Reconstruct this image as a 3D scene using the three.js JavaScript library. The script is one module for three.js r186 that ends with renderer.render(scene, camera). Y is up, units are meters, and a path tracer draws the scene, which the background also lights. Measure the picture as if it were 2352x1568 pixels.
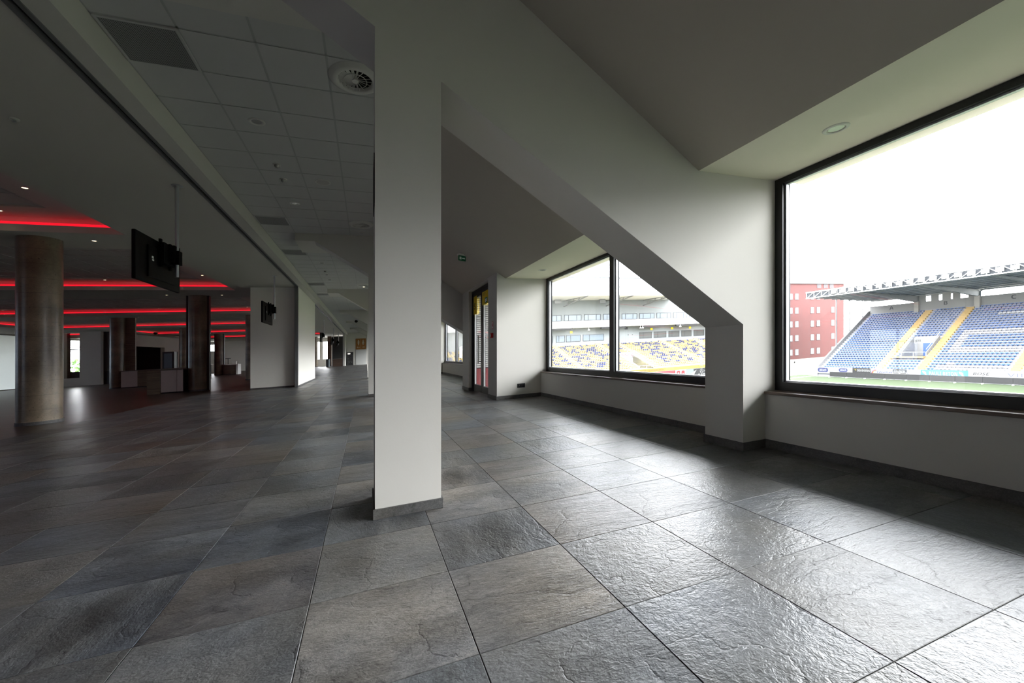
import * as THREE from 'three';
import { mergeGeometries } from 'three/addons/utils/BufferGeometryUtils.js';
import { RoundedBoxGeometry } from 'three/addons/geometries/RoundedBoxGeometry.js';
import { RectAreaLightUniformsLib } from 'three/addons/lights/RectAreaLightUniformsLib.js';

// ------------------------------------------------------------------ camera, sky, exposure
const W = 2352, H = 1568, FOCAL = 919.2, ROLL = 0.0526;
const scene = new THREE.Scene();
const camera = new THREE.PerspectiveCamera(2 * Math.atan(H / 2 / FOCAL) * 180 / Math.PI, W / H, 0.05, 600);
camera.position.set(0, 1, 0);                       // a low tripod, one metre above the tiles
camera.rotation.set(0, 0, -ROLL);
camera.setViewOffset(W, H, 0, -16, W, H);           // lens shift
const renderer = new THREE.WebGLRenderer({ antialias: true });
renderer.toneMapping = THREE.LinearToneMapping;
renderer.toneMappingExposure = 1.42;
renderer.shadowMap.enabled = true;
RectAreaLightUniformsLib.init();
// white overcast sky, brighter towards the zenith as overcast skies are
const ZENITH = 21.5;
{
  const w = 64, h = 64, d = new Float32Array(w * h * 4);
  for (let y = 0; y < h; y++) { const el = ((y + 0.5) / h - 0.5) * Math.PI, l = (2 + Math.max(0, Math.sin(el))) / 3; for (let x = 0; x < w; x++) d.set([0.97 * l, l, 1.03 * l, 1], (y * w + x) * 4); }
  const t = new THREE.DataTexture(d, w, h, THREE.RGBAFormat, THREE.FloatType); t.mapping = THREE.EquirectangularReflectionMapping; t.magFilter = THREE.LinearFilter; t.needsUpdate = true;
  scene.background = t; scene.backgroundIntensity = ZENITH;
}
const RED_GLOW = 0.68, RED_LIGHT = 1.5, LAMP_GLOW = 3, LAMP_LIGHT = 0.05;

// ------------------------------------------------------------------ building axes
// u runs along the corridor, v across it towards the pitch, h is height. The uprights stand a little off plumb (LEAN).
const TH = 0.3494, CT = Math.cos(TH), ST = Math.sin(TH), LEAN = Math.tan(ROLL);
const P = (u, v, h) => new THREE.Vector3(v * CT - u * ST + LEAN * h, h, -(v * ST + u * CT));
const M4 = new THREE.Matrix4().makeBasis(new THREE.Vector3(CT, 0, -ST), new THREE.Vector3(LEAN, 1, 0), new THREE.Vector3(ST, 0, CT));

let seed = 20240611;
const rnd = () => { seed = (seed + 0x6d2b79f5) | 0; let t = Math.imul(seed ^ (seed >>> 15), 1 | seed); t = (t + Math.imul(t ^ (t >>> 7), 61 | t)) ^ t; return ((t ^ (t >>> 14)) >>> 0) / 4294967296; };

// ------------------------------------------------------------------ geometry helpers (building coordinates: x = v, y = h, z = -u)
function flat(g) { const q = g.index ? g.toNonIndexed() : g; for (const k of Object.keys(q.attributes)) if (!['position', 'normal', 'uv'].includes(k)) q.deleteAttribute(k); return q; }
function boxUV(g) {
  const p = g.attributes.position, n = g.attributes.normal, uv = new Float32Array(p.count * 2);
  for (let i = 0; i < p.count; i++) {
    const ax = Math.abs(n.getX(i)), ay = Math.abs(n.getY(i)), az = Math.abs(n.getZ(i));
    if (ay >= ax && ay >= az) { uv[2 * i] = p.getX(i); uv[2 * i + 1] = p.getZ(i); }
    else if (ax >= az) { uv[2 * i] = p.getZ(i); uv[2 * i + 1] = p.getY(i); }
    else { uv[2 * i] = p.getX(i); uv[2 * i + 1] = p.getY(i); }
  }
  g.setAttribute('uv', new THREE.BufferAttribute(uv, 2));
  return g;
}
const join = (list) => { const a = [].concat(list).map(flat); return a.length === 1 ? a[0] : mergeGeometries(a); };
// box from building ranges
const B = (u0, u1, v0, v1, h0, h1) => new THREE.BoxGeometry(v1 - v0, h1 - h0, u1 - u0).translate((v0 + v1) / 2, (h0 + h1) / 2, -(u0 + u1) / 2);
const RB = (u0, u1, v0, v1, h0, h1, r = 0.004) => new RoundedBoxGeometry(v1 - v0, h1 - h0, u1 - u0, 1, Math.min(r, (v1 - v0) / 2.1, (h1 - h0) / 2.1, (u1 - u0) / 2.1)).translate((v0 + v1) / 2, (h0 + h1) / 2, -(u0 + u1) / 2);
const shapeOf = (pts, holes = []) => { const s = new THREE.Shape(pts.map(([a, b]) => new THREE.Vector2(a, b))); for (const q of holes) s.holes.push(new THREE.Path(q.map(([a, b]) => new THREE.Vector2(a, b)))); return s; };
const ext = (s, d) => new THREE.ExtrudeGeometry(s, { depth: d, bevelEnabled: false, steps: 1 });
const polyU = (vh, u0, u1, holes) => ext(shapeOf(vh, holes), u1 - u0).translate(0, 0, -u1);                       // (v,h) outline run along u
const polyH = (vu, h0, h1, holes) => ext(shapeOf(vu, holes), h1 - h0).rotateX(-Math.PI / 2).translate(0, h0, 0);  // (v,u) outline, raised from h0 to h1
const polyV = (uh, v0, v1, holes) => ext(shapeOf(uh, holes), v1 - v0).rotateY(Math.PI / 2).translate(v0, 0, 0);   // (u,h) outline run along v
const rect = (a0, a1, b0, b1) => [[a0, b0], [a1, b0], [a1, b1], [a0, b1]];
// local helpers for things (x to the right = +v, y up, z towards the camera = -u)
const bx = (w, h, d, x = 0, y = 0, z = 0, r = 0.004) => new RoundedBoxGeometry(w, h, d, 1, Math.min(r, w / 2.1, h / 2.1, d / 2.1)).translate(x, y, z);
const box = (w, h, d, x = 0, y = 0, z = 0) => new THREE.BoxGeometry(w, h, d).translate(x, y, z);
const cyl = (r0, r1, h, x = 0, y = 0, z = 0, n = 24) => new THREE.CylinderGeometry(r0, r1, h, n).translate(x, y, z);
const lathe = (pts, n = 32) => new THREE.LatheGeometry(pts.map(([a, b]) => new THREE.Vector2(a, b)), n);
const tube = (pts, r, n = 8) => new THREE.TubeGeometry(new THREE.CatmullRomCurve3(pts.map((p) => new THREE.Vector3(...p)), false, 'catmullrom', 0.05), pts.length * 6, r, n, false);
function bar(a, b, r, n = 6) { const A = new THREE.Vector3(...a), Bv = new THREE.Vector3(...b), d = Bv.clone().sub(A); const g = new THREE.CylinderGeometry(r, r, d.length(), n); g.applyQuaternion(new THREE.Quaternion().setFromUnitVectors(new THREE.Vector3(0, 1, 0), d.clone().normalize())); return g.translate(...A.add(Bv).multiplyScalar(0.5).toArray()); }
const barB = (a, b, r, n = 6) => bar([a[1], a[2], -a[0]], [b[1], b[2], -b[0]], r, n);   // a, b as [u, v, h]

const used = new Map();
function numbered(name) { const base = name.replace(/_\d{3}$/, ''), k = used.get(base) ?? 0; used.set(base, k + 1); return k ? base + '_' + String(k).padStart(3, '0') : base; }
function tag(o, label, category, group, kind) { if (label) o.userData.label = label; if (category) o.userData.category = category; if (group) o.userData.group = group; if (kind) o.userData.kind = kind; return o; }
// setting: geometry straight in building coordinates
function struct(name, geos, mat, parent) {
  const g = boxUV(join(geos)).applyMatrix4(M4), m = new THREE.Mesh(g, mat);
  if (parent) { m.name = name; parent.add(m); } else { m.name = numbered(name); m.userData.kind = 'structure'; scene.add(m); }
  return m;
}
// a thing whose shape is given in building coordinates (large things)
function big(name, label, category, base, group) { const o = new THREE.Group(); o.name = numbered(name); o.position.copy(P(...base)); tag(o, label, category, group); o.base = o.position.clone(); scene.add(o); return o; }
function bigPart(name, geos, mat, root, parent = root) { const g = boxUV(join(geos)).applyMatrix4(M4).translate(-root.base.x, -root.base.y, -root.base.z), m = new THREE.Mesh(g, mat); m.name = name; parent.add(m); return m; }
// a small thing built in its own axes
function thing(name, label, category, [u, v, h], turn = 0, group) {
  const o = new THREE.Group(); o.name = numbered(name); o.position.copy(P(u, v, h)); o.rotation.y = TH + turn; tag(o, label, category, group); scene.add(o); return o;
}
function leanIn(g, a) { return g.applyMatrix4(new THREE.Matrix4().set(1, LEAN * Math.cos(a), 0, 0, 0, 1, 0, 0, 0, LEAN * Math.sin(a), 1, 0, 0, 0, 0, 1)); }
function part(name, geos, mat, parent, root = parent, keepUV = false) { let g = join(geos); if (!keepUV) boxUV(g); g = leanIn(g, root.rotation.y); const m = new THREE.Mesh(g, mat); m.name = name; parent.add(m); return m; }
function copyOf(root, [u, v, h], label, turn) { const r = root.clone(); r.name = numbered(root.name); r.position.copy(P(u, v, h)); if (turn !== undefined) r.rotation.y = TH + turn; r.userData = { ...root.userData }; if (label) r.userData.label = label; scene.add(r); return r; }

// ------------------------------------------------------------------ procedural textures
function lattice(n, s) { const a = new Float32Array(n * n); let q = s | 0; for (let i = 0; i < a.length; i++) { q = (q + 0x6d2b79f5) | 0; let t = Math.imul(q ^ (q >>> 15), 1 | q); t = (t + Math.imul(t ^ (t >>> 7), 61 | t)) ^ t; a[i] = ((t ^ (t >>> 14)) >>> 0) / 4294967296; } return a; }
// tileable value noise on an nx by ny lattice
function noiseMap(size, nx, ny, s) {
  const n = Math.max(nx, ny), L = lattice(n, s), out = new Float32Array(size * size), sm = (t) => t * t * (3 - 2 * t);
  const X0 = new Int32Array(size), X1 = new Int32Array(size), FX = new Float32Array(size);
  for (let x = 0; x < size; x++) { const f = x / size * nx, i = Math.floor(f); X0[x] = i % nx; X1[x] = (i + 1) % nx; FX[x] = sm(f - i); }
  for (let y = 0; y < size; y++) {
    const f = y / size * ny, i = Math.floor(f), t = sm(f - i), r0 = (i % ny) * n, r1 = ((i + 1) % ny) * n;
    for (let x = 0; x < size; x++) { const a = L[r0 + X0[x]], b = L[r0 + X1[x]], c = L[r1 + X0[x]], d = L[r1 + X1[x]], k = FX[x]; out[y * size + x] = (a + (b - a) * k) * (1 - t) + (c + (d - c) * k) * t; }
  }
  return out;
}
function fbm(size, list, s) { const o = new Float32Array(size * size); list.forEach(([nx, ny, amp], i) => { const m = noiseMap(size, nx, ny, s + i * 977); for (let k = 0; k < o.length; k++) o[k] += amp * (m[k] - 0.5); }); return o; }
function texFrom(size, fill, srgb, repeat = 1) {
  const d = new Uint8Array(size * size * 4);
  for (let i = 0; i < size * size; i++) { const c = fill(i); d[4 * i] = Math.max(0, Math.min(255, c[0])); d[4 * i + 1] = Math.max(0, Math.min(255, c[1])); d[4 * i + 2] = Math.max(0, Math.min(255, c[2])); d[4 * i + 3] = 255; }
  const t = new THREE.DataTexture(d, size, size); t.wrapS = t.wrapT = THREE.RepeatWrapping; t.magFilter = THREE.LinearFilter; t.minFilter = THREE.LinearMipmapLinearFilter; t.generateMipmaps = true; t.repeat.set(repeat, repeat); if (srgb) t.colorSpace = THREE.SRGBColorSpace; t.needsUpdate = true; return t;
}
const SZ = 1024;
const SIDE_M = 1.3;                                        // metres that one slate texture covers
function bent(map, wx, wy, k) { const o = new Float32Array(map.length); for (let y = 0; y < SZ; y++) for (let x = 0; x < SZ; x++) { const i = y * SZ + x, X = (x + Math.round(wx[i] * k) + SZ * 4) % SZ, Y = (y + Math.round(wy[i] * k) + SZ * 4) % SZ; o[i] = map[Y * SZ + X]; } return o; }
function slate(s, ax, ay, cloudy) {                        // ax, ay stretch the cleft along one direction
  const wx = fbm(SZ, [[4, 4, 1], [11, 11, 0.5], [37, 37, 0.22], [120, 120, 0.12]], s + 3), wy = fbm(SZ, [[4, 4, 1], [11, 11, 0.5], [37, 37, 0.22], [120, 120, 0.12]], s + 5);
  const q = (f) => [Math.max(2, Math.round(f * ax)), Math.max(2, Math.round(f * ay))];
  const base = bent(fbm(SZ, [[2, 3, 0.5], [...q(5), 0.5], [...q(12), 0.4], [...q(30), 0.28], [...q(80), 0.2]], s), wx, wy, 50);
  const grain = bent(fbm(SZ, [[...q(140), 0.6], [...q(280), 0.7], [480, 480, 0.8]], s + 7), wx, wy, 24);
  const warm = fbm(SZ, [[2, 2, 1], [...q(5), 0.7], [21, 21, 0.3]], s + 19);
  const c1 = bent(noiseMap(SZ, ...q(7), s + 31), wx, wy, 70), crack = new Float32Array(SZ * SZ);
  for (let i = 0; i < crack.length; i++) crack[i] = Math.pow(Math.max(0, 1 - Math.abs(2 * c1[i] - 1)), 40);
  const color = texFrom(SZ, (i) => { const l = 200 + 92 * cloudy * base[i] + 58 * grain[i] - 38 * crack[i], w = 12 * warm[i]; return [l + w, l + w * 0.25, l - w]; }, true, 1 / SIDE_M);
  const rel = bent(fbm(SZ, [[...q(14), 0.42], [...q(32), 0.34], [...q(70), 0.30], [...q(150), 0.26], [...q(300), 0.2], [500, 500, 0.14]], s + 53), wx, wy, 40);
  const bump = texFrom(SZ, (i) => { const v = 132 + 112 * rel[i] - 46 * crack[i]; return [v, v, v]; }, false, 1 / SIDE_M);
  return { color, bump };
}
const SLATES = [slate(11, 1, 1.2, 0.8), slate(101, 0.45, 1.7, 1.0), slate(211, 0.8, 1.5, 1.25)];
const wallNoise = fbm(512, [[4, 4, 0.4], [40, 40, 0.3], [160, 160, 0.5]], 71);
const wallBump = texFrom(512, (i) => { const v = 128 + 90 * wallNoise[i]; return [v, v, v]; }, false, 0.8);
const concN = fbm(512, [[3, 3, 0.6], [3, 9, 0.8], [11, 4, 0.5], [40, 40, 0.3], [160, 160, 0.3]], 83), pores = noiseMap(512, 90, 70, 85), seams = [...Array(512)].map((_, y) => { const f = (y / 512 * 7) % 1; return Math.min(f, 1 - f) < 0.02 ? 1 : 0; });
const concreteMap = texFrom(512, (i) => { const y = Math.floor(i / 512), p = pores[i] > 0.94 ? 60 : 0, l = 190 + 60 * concN[i] - p - 20 * seams[y]; return [l, l * 0.965, l * 0.9]; }, true, 0.5);
const woodN = fbm(512, [[2, 60, 0.7], [5, 140, 0.5], [20, 300, 0.3]], 91);
const woodMap = texFrom(512, (i) => { const l = 200 + 80 * woodN[i]; return [l, l * 0.93, l * 0.86]; }, true, 0.7);
const plankN = fbm(1024, [[4, 60, 0.7], [10, 160, 0.5], [30, 400, 0.3]], 95), plankTone = lattice(64, 5);
const plankMap = texFrom(1024, (i) => { const x = i % 1024, y = Math.floor(i / 1024), row = Math.floor(y / 64), col = Math.floor(((x + row * 379) % 1024) / 512); const l = 175 + 60 * plankN[i] + 45 * (plankTone[row * 3 + col] - 0.5) - (y % 64 < 1 ? 50 : 0); return [l, l * 0.92, l * 0.86]; }, true, 1 / 3.2);
const brickN = fbm(512, [[4, 4, 0.3], [128, 128, 0.4]], 97);
const brickMap = texFrom(512, (i) => { const x = i % 512, y = Math.floor(i / 512), row = Math.floor(y / 16), fx = (x + (row % 2) * 24) % 48, j = (y % 16 < 2 || fx < 2) ? 18 : 0, l = 205 + 55 * brickN[i] + j; return [l, l * 0.96, l * 0.94]; }, true, 0.3);
const grassN = fbm(512, [[6, 6, 0.4], [60, 60, 0.4], [250, 250, 0.6]], 99);
const grassMap = texFrom(512, (i) => { const l = 205 + 60 * grassN[i]; return [l, l, l * 0.9]; }, true, 0.08);
const meshMap = texFrom(128, (i) => { const x = i % 16, y = Math.floor(i / 128) % 16, d = Math.hypot(x - 8, y - 8); const l = d < 5 ? 25 : 150; return [l, l, l]; }, true, 8);
meshMap.wrapS = meshMap.wrapT = THREE.RepeatWrapping;

const col = (r, g, b) => new THREE.Color().setRGB(r / 255, g / 255, b / 255, THREE.SRGBColorSpace);
const std = (c, roughness = 0.8, extra = {}) => new THREE.MeshStandardMaterial({ color: c, roughness, ...extra });
const MAT = {
  plaster: std(col(193, 190, 183), 0.86, { bumpMap: wallBump, bumpScale: 0.0006 }),
  ceilingPlaster: std(col(186, 182, 174), 0.9, { bumpMap: wallBump, bumpScale: 0.0004 }),
  lightenedPlaster: std(col(226, 223, 214), 0.86, { bumpMap: wallBump, bumpScale: 0.0006 }),  // plaster lightened, the missing window light put into its colour
  soffit: std(col(222, 217, 201), 0.9, { bumpMap: wallBump, bumpScale: 0.0004 }),  // cream, lightened further for the ground bounce it lacks
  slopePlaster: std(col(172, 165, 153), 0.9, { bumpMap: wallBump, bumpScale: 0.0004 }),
  ceilingTile: std(col(184, 184, 182), 0.92, { bumpMap: wallBump, bumpScale: 0.0006 }),
  recessTile: std(col(172, 171, 169), 0.95),
  tBar: std(col(164, 164, 162), 0.6),
  slab: std(col(96, 94, 90), 0.9),
  plinth: std(col(98, 98, 98), 0.55, { map: SLATES[0].color, bumpMap: SLATES[0].bump, bumpScale: 0.0008 }),
  hallFloor: std(col(84, 74, 68), 0.34, { map: plankMap }),
  concrete: std(col(164, 152, 138), 0.33, { map: concreteMap, bumpMap: concreteMap, bumpScale: 0.0015 }),
  black: std(col(20, 20, 21), 0.45), blackGloss: new THREE.MeshPhysicalMaterial({ color: col(4, 4, 5), roughness: 0.5, specularIntensity: 0.2 }), tvBlack: new THREE.MeshPhysicalMaterial({ color: col(6, 6, 6), roughness: 0.7, specularIntensity: 0.2 }), blackFrame: std(col(26, 27, 29), 0.42, { metalness: 0.2 }),
  alu: std(col(190, 192, 195), 0.35, { metalness: 0.8 }), greyMetal: std(col(120, 121, 122), 0.45, { metalness: 0.5 }), white: std(col(232, 232, 228), 0.5), whitePlastic: std(col(200, 199, 192), 0.45),
  shadeBlack: std(col(12, 12, 12), 0.95), sill: std(col(118, 108, 101), 0.36, { map: woodMap }),  // near-black for slots and openings, their shade put into the colour
  glass: new THREE.MeshPhysicalMaterial({ color: 0xffffff, roughness: 0, transmission: 1, thickness: 0, ior: 1.4 }),
  farGlass: std(col(92, 102, 110), 0.25), darkFrame: std(col(44, 46, 50), 0.6),
  red: std(col(190, 30, 36), 0.4), yellow: std(col(240, 200, 20), 0.5), green: std(col(15, 110, 70), 0.5),
  barGrey: std(col(132, 128, 116), 0.5, { map: woodMap }), barPink: std(col(182, 168, 166), 0.45), barTop: std(col(96, 92, 86), 0.4), brownPanel: std(col(98, 82, 74), 0.5, { map: woodMap }), darkDoor: std(col(56, 58, 56), 0.55), doorGrey: std(col(168, 168, 164), 0.5),
  mesh: std(col(235, 235, 233), 0.6, { map: meshMap }),
  redLed: new THREE.MeshStandardMaterial({ color: 0x330000, emissive: new THREE.Color().setRGB(1, 0.012, 0.03), emissiveIntensity: RED_GLOW }),
  lampGlow: new THREE.MeshStandardMaterial({ color: 0xffffff, emissive: new THREE.Color().setRGB(1, 0.82, 0.55), emissiveIntensity: LAMP_GLOW }),
  lampOff: std(col(170, 170, 166), 0.25, { metalness: 0.5 }),
  // stadium
  terrace: std(col(138, 138, 145), 0.85), stadiumConcrete: std(col(126, 126, 126), 0.85), blueSeat: std(col(46, 84, 140), 0.45), whiteSeat: std(col(176, 178, 180), 0.45), yellowSeat: std(col(184, 158, 92), 0.45), darkBlueSeat: std(col(26, 40, 96), 0.45), stairYellow: std(col(156, 128, 72), 0.6),
  roofSheet: std(col(96, 104, 114), 0.6), trussWhite: std(col(236, 240, 242), 0.5), cladding: std(col(122, 127, 128), 0.7), fasciaWhite: std(col(186, 188, 190), 0.6), brick: std(col(92, 30, 27), 0.85, { map: brickMap }), baseWall: std(col(150, 147, 143), 0.9), turf: std(col(54, 74, 36), 0.95, { map: grassMap }), line: std(col(236, 240, 236), 0.8), boardBlack: std(col(16, 16, 18), 0.7), doorBlue: std(col(22, 70, 130), 0.5), paving: std(col(150, 146, 132), 0.9), panelWhite: std(col(190, 191, 192), 0.5), banner: std(col(168, 134, 46), 0.6), leaf: std(col(86, 120, 60), 0.8), bark: std(col(80, 66, 54), 0.9), louvre: std(col(190, 190, 188), 0.55), redPanel: std(col(122, 20, 27), 0.55), orangeSign: std(col(140, 84, 30), 0.5), bin: std(col(70, 80, 84), 0.5),
};
for (const k of ['terrace', 'stadiumConcrete', 'blueSeat', 'whiteSeat', 'yellowSeat', 'darkBlueSeat', 'stairYellow', 'roofSheet', 'cladding', 'brick', 'baseWall', 'boardBlack', 'banner', 'doorBlue', 'louvre', 'redPanel', 'turf']) MAT[k].color.multiplyScalar(0.72);   // outdoor colours darkened to hold against the bright sky and exposure
function textTex(w, h, draw) { const c = document.createElement('canvas'); c.width = w; c.height = h; const x = c.getContext('2d'); draw(x, w, h); const t = new THREE.CanvasTexture(c); t.colorSpace = THREE.SRGBColorSpace; t.magFilter = THREE.LinearFilter; t.anisotropy = 8; return t; }
function fitText(x, s, cx, cy, maxW, px, font = 'bold', family = 'sans-serif') { x.font = `${font} ${px}px ${family}`; x.textAlign = 'center'; x.textBaseline = 'middle'; const m = x.measureText(s).width; x.save(); x.translate(cx, cy); x.scale(maxW / m, 1); x.fillText(s, 0, 0); x.restore(); }
const printMat = (w, h, draw, rough = 0.6, tone = 1) => new THREE.MeshStandardMaterial({ map: textTex(w, h, draw), roughness: rough, color: new THREE.Color(tone, tone, tone) });
const boardMat = (w, h, draw) => printMat(w, h, draw, 0.6, 0.14);

// ------------------------------------------------------------------ measured plan
const FR = [-5.65, 2.606, 10.47, 18.75, 26.95, 35.15, 43.35], FT = 0.417;      // portal frames: front face, thickness
const VW = 3.43, SILL = 0.50, VK = 3.31, HEAD = 2.39, HT = 3.945, HP = 3.68, VF = -2.2, VT = -2.39, UEND = 52.6, UBACK = -6.2;
const slopeH = (v) => HEAD + (2.545 - v) * (HT - HEAD) / (2.545 - 0.106);

// ------------------------------------------------------------------ floor: slab, slate tiles, hall boards
const floor = struct('floor', B(UBACK - 0.3, 57.6, -24.5, 3.6, -0.3, -0.004), MAT.slab);
const SU = 0.5405, SV = 0.5707, U0 = 1.2962, V0 = -0.8393, VEDGE = V0 - 8 * SV, GAP = 0.0014;
const tileMats = [];
const TINTS = [[110, 112, 114], [116, 115, 113], [121, 117, 112], [97, 97, 97], [109, 104, 100], [105, 107, 109]];
for (let k = 0; k < 3; k++) for (const [r, g, b] of TINTS) tileMats.push(std(col(r * 1.02, g * 1.02, b * 1.02), 0.36 + 0.04 * k, { map: SLATES[k].color, bumpMap: SLATES[k].bump, bumpScale: 0.0062 }));
function tileGeo(w, d, ou, ov, turn, flip) {           // chamfered slab in local axes, its top at y = 0
  const t = 0.0016, hx = w / 2, hz = d / 2, ix = hx - t, iz = hz - t, pos = [], uvs = [];
  const put = (a) => { pos.push(...a); let x = a[0], z = a[2]; if (turn) [x, z] = [z, -x]; uvs.push(ou + x * flip, ov + z); };
  const quad = (a, b, c, e) => { [a, b, c, a, c, e].forEach(put); };
  const T = [[-ix, 0, -iz], [ix, 0, -iz], [ix, 0, iz], [-ix, 0, iz]], E2 = [[-hx, -t, -hz], [hx, -t, -hz], [hx, -t, hz], [-hx, -t, hz]], L = E2.map(([x, , z]) => [x, -0.012, z]);
  quad(T[3], T[2], T[1], T[0]);
  for (let i = 0; i < 4; i++) { const j = (i + 1) % 4; quad(T[i], T[j], E2[j], E2[i]); quad(E2[i], E2[j], L[j], L[i]); }
  const g = new THREE.BufferGeometry(); g.setAttribute('position', new THREE.Float32BufferAttribute(pos, 3)); g.setAttribute('uv', new THREE.Float32BufferAttribute(uvs, 2)); g.computeVertexNormals(); return g;
}
const ROTM = new THREE.Matrix4().makeRotationY(TH);
const tileShapes = [...Array(14)].map((_, k) => tileGeo(SV - 2 * GAP, SU - 2 * GAP, k * 0.37 % 1.3, k * 0.61 % 1.3, k % 4 === 3, k % 2 ? 1 : -1).applyMatrix4(ROTM));
camera.updateMatrixWorld(); camera.updateProjectionMatrix();
const toPx = (p) => { const q = p.clone().project(camera); return [q.x, q.y, p.clone().applyMatrix4(camera.matrixWorldInverse).z]; };
{
  const cells = [];
  for (let j = -13; j < 96; j++) for (let i = -8; i < 8; i++) {
    const u = U0 + (j + 0.5) * SU, v0 = V0 + i * SV, v1 = Math.min(v0 + SV, VK + 0.0), v = (v0 + v1) / 2;
    if (v1 - v0 < 0.1 || u > UEND + 0.2) continue;
    let area = 0; const pts = [[u - SU / 2, v0], [u + SU / 2, v0], [u + SU / 2, v1], [u - SU / 2, v1]].map(([a, b]) => toPx(P(a, b, 0)));
    if (pts.every((q) => q[2] < -0.1)) { for (let k = 0; k < 4; k++) { const a = pts[k], b = pts[(k + 1) % 4]; area += a[0] * b[1] - b[0] * a[1]; } area = Math.abs(area) / 2; if (pts.every((q) => Math.abs(q[0]) > 1.02 || Math.abs(q[1]) > 1.02)) area *= 0.01; if (v > 0 && u > 7.3 && v > 2.3 && u < 10.4) area *= 0.05; }
    cells.push({ u, v, w: v1 - v0, area, m: Math.floor(rnd() * 3) * 6 + Math.floor(rnd() * 6), g: Math.floor(rnd() * 14), y: -0.0006 * rnd() });
  }
  cells.sort((a, b) => b.area - a.area);
  const rest = tileMats.map(() => []);
  cells.forEach((c, n) => {
    const p = P(c.u, c.v, 0), g = Math.abs(c.w - SV) < 0.01 ? tileShapes[c.g] : tileGeo(c.w - 2 * GAP, SU - 2 * GAP, c.g * 0.37, c.g * 0.61, false, 1).applyMatrix4(ROTM);
    if (n < 296) { const m = new THREE.Mesh(g, tileMats[c.m]); m.name = n ? 'tile_' + String(n).padStart(3, '0') : 'tile'; m.position.set(p.x, c.y, p.z); floor.add(m); }
    else rest[c.m].push(g.clone().translate(p.x, c.y, p.z));
  });
  const lists = rest.map((l, k) => [l, k]).filter(([l]) => l.length), geos = lists.map(([l]) => mergeGeometries(l));
  const g = mergeGeometries(geos, true), m = new THREE.Mesh(g, lists.map(([, k]) => tileMats[k])); m.name = 'far_tiles'; m.userData.kind = 'stuff'; floor.add(m);
}
struct('hall_floor', B(UBACK - 0.3, 57.6, -24.5, VEDGE, -0.004, -0.001), MAT.hallFloor);

// ------------------------------------------------------------------ portal frames: column, raking beam, pier in one plastered body
const frameOutline = (haunch) => [[0, 0], [0.405, 0], [0.405, 2.747], [3.042, 1.103], [3.042, 0], [3.5, 0], [3.5, 2.45], [2.6, 2.45], [0.55, 3.77], [haunch, 3.77], [0, 3.01]];
FR.forEach((u, k) => {
  const f = struct('portal_frame', polyU(frameOutline(-1.2), u, u + FT), MAT.plaster);
  const t = 0.012, hb = 0.062;
  struct('baseboard', [RB(u - t, u, -t, 0.405 + t, 0, hb, 0.002)], MAT.plinth, f); struct('baseboard', [RB(u, u + FT + t, -t, 0, 0, hb, 0.002)], MAT.plinth, f); struct('baseboard', [RB(u, u + FT + t, 0.405, 0.405 + t, 0, hb, 0.002)], MAT.plinth, f); struct('baseboard', [RB(u + FT, u + FT + t, 0, 0.405, 0, hb, 0.002)], MAT.plinth, f);
  if (k !== 2) { struct('baseboard', [RB(u - t, u, 3.042 - t, 3.31, 0, hb + 0.012, 0.002)], MAT.plinth, f); struct('baseboard', [RB(u, u + FT + t, 3.042 - t, 3.042, 0, hb + 0.012, 0.002)], MAT.plinth, f); struct('baseboard', [RB(u + FT, u + FT + t, 3.042, 3.31, 0, hb + 0.012, 0.002)], MAT.plinth, f); }
  struct('ceiling_beam', B(u, u + 1.16, -1.61, 0.16, 3.77, 4.02), MAT.plaster);
});

// ------------------------------------------------------------------ facade: knee walls, sills, windows, sloped ceilings
const slopeOutline = [[0.106, HT], [2.545, HEAD], [2.545, 2.7], [0.5, 4.3], [0.106, 4.3]];
function windowBay(u0, u1, mullions, n) {
  struct('wall_knee', B(u0, u1, VK, 3.75, -0.02, 0.475), MAT.plaster);
  struct('baseboard_facade', [RB(u0, u1, VK - 0.012, VK, 0, 0.075, 0.002)], MAT.plinth);
  struct('trim_sill', [RB(u0 + 0.001, u1 - 0.001, VK - 0.02, 3.6, 0.475, SILL, 0.004)], MAT.sill);
  const d = VW, w = 0.07, fr = [];
  const win = struct('window_' + n, [B(u0, u1, d, d + 0.1, SILL, SILL + 0.075), B(u0, u1, d, d + 0.1, HEAD - 0.05, HEAD), B(u0, u0 + w, d, d + 0.1, SILL + 0.075, HEAD - 0.05), B(u1 - w, u1, d, d + 0.1, SILL + 0.075, HEAD - 0.05)], MAT.blackFrame);
  const posts = [u0 + w, ...mullions, u1 - w];
  for (const m of mullions) struct('mullion', B(m - 0.055, m + 0.055, d - 0.005, d + 0.1, SILL + 0.075, HEAD - 0.05), MAT.blackFrame, win);
  for (let k = 0; k + 1 < posts.length; k++) {
    const a = posts[k] + (k ? 0.055 : 0), b = posts[k + 1] - (k + 2 < posts.length ? 0.055 : 0), e = 0.014;
    struct('glazing_bead', [B(a, b, d + 0.03, d + 0.06, SILL + 0.075, SILL + 0.075 + e), B(a, b, d + 0.03, d + 0.06, HEAD - 0.05 - e, HEAD - 0.05), B(a, a + e, d + 0.03, d + 0.06, SILL + 0.075 + e, HEAD - 0.05 - e), B(b - e, b, d + 0.03, d + 0.06, SILL + 0.075 + e, HEAD - 0.05 - e)], MAT.alu, win);
    struct('glass_pane', B(a + 0.002, b - 0.002, d + 0.044, d + 0.046, SILL + 0.077, HEAD - 0.052), MAT.glass, win);
  }
  return win;
}
const bays = FR.map((u, k) => [u + FT, k + 1 < FR.length ? FR[k + 1] : UEND]);
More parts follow.
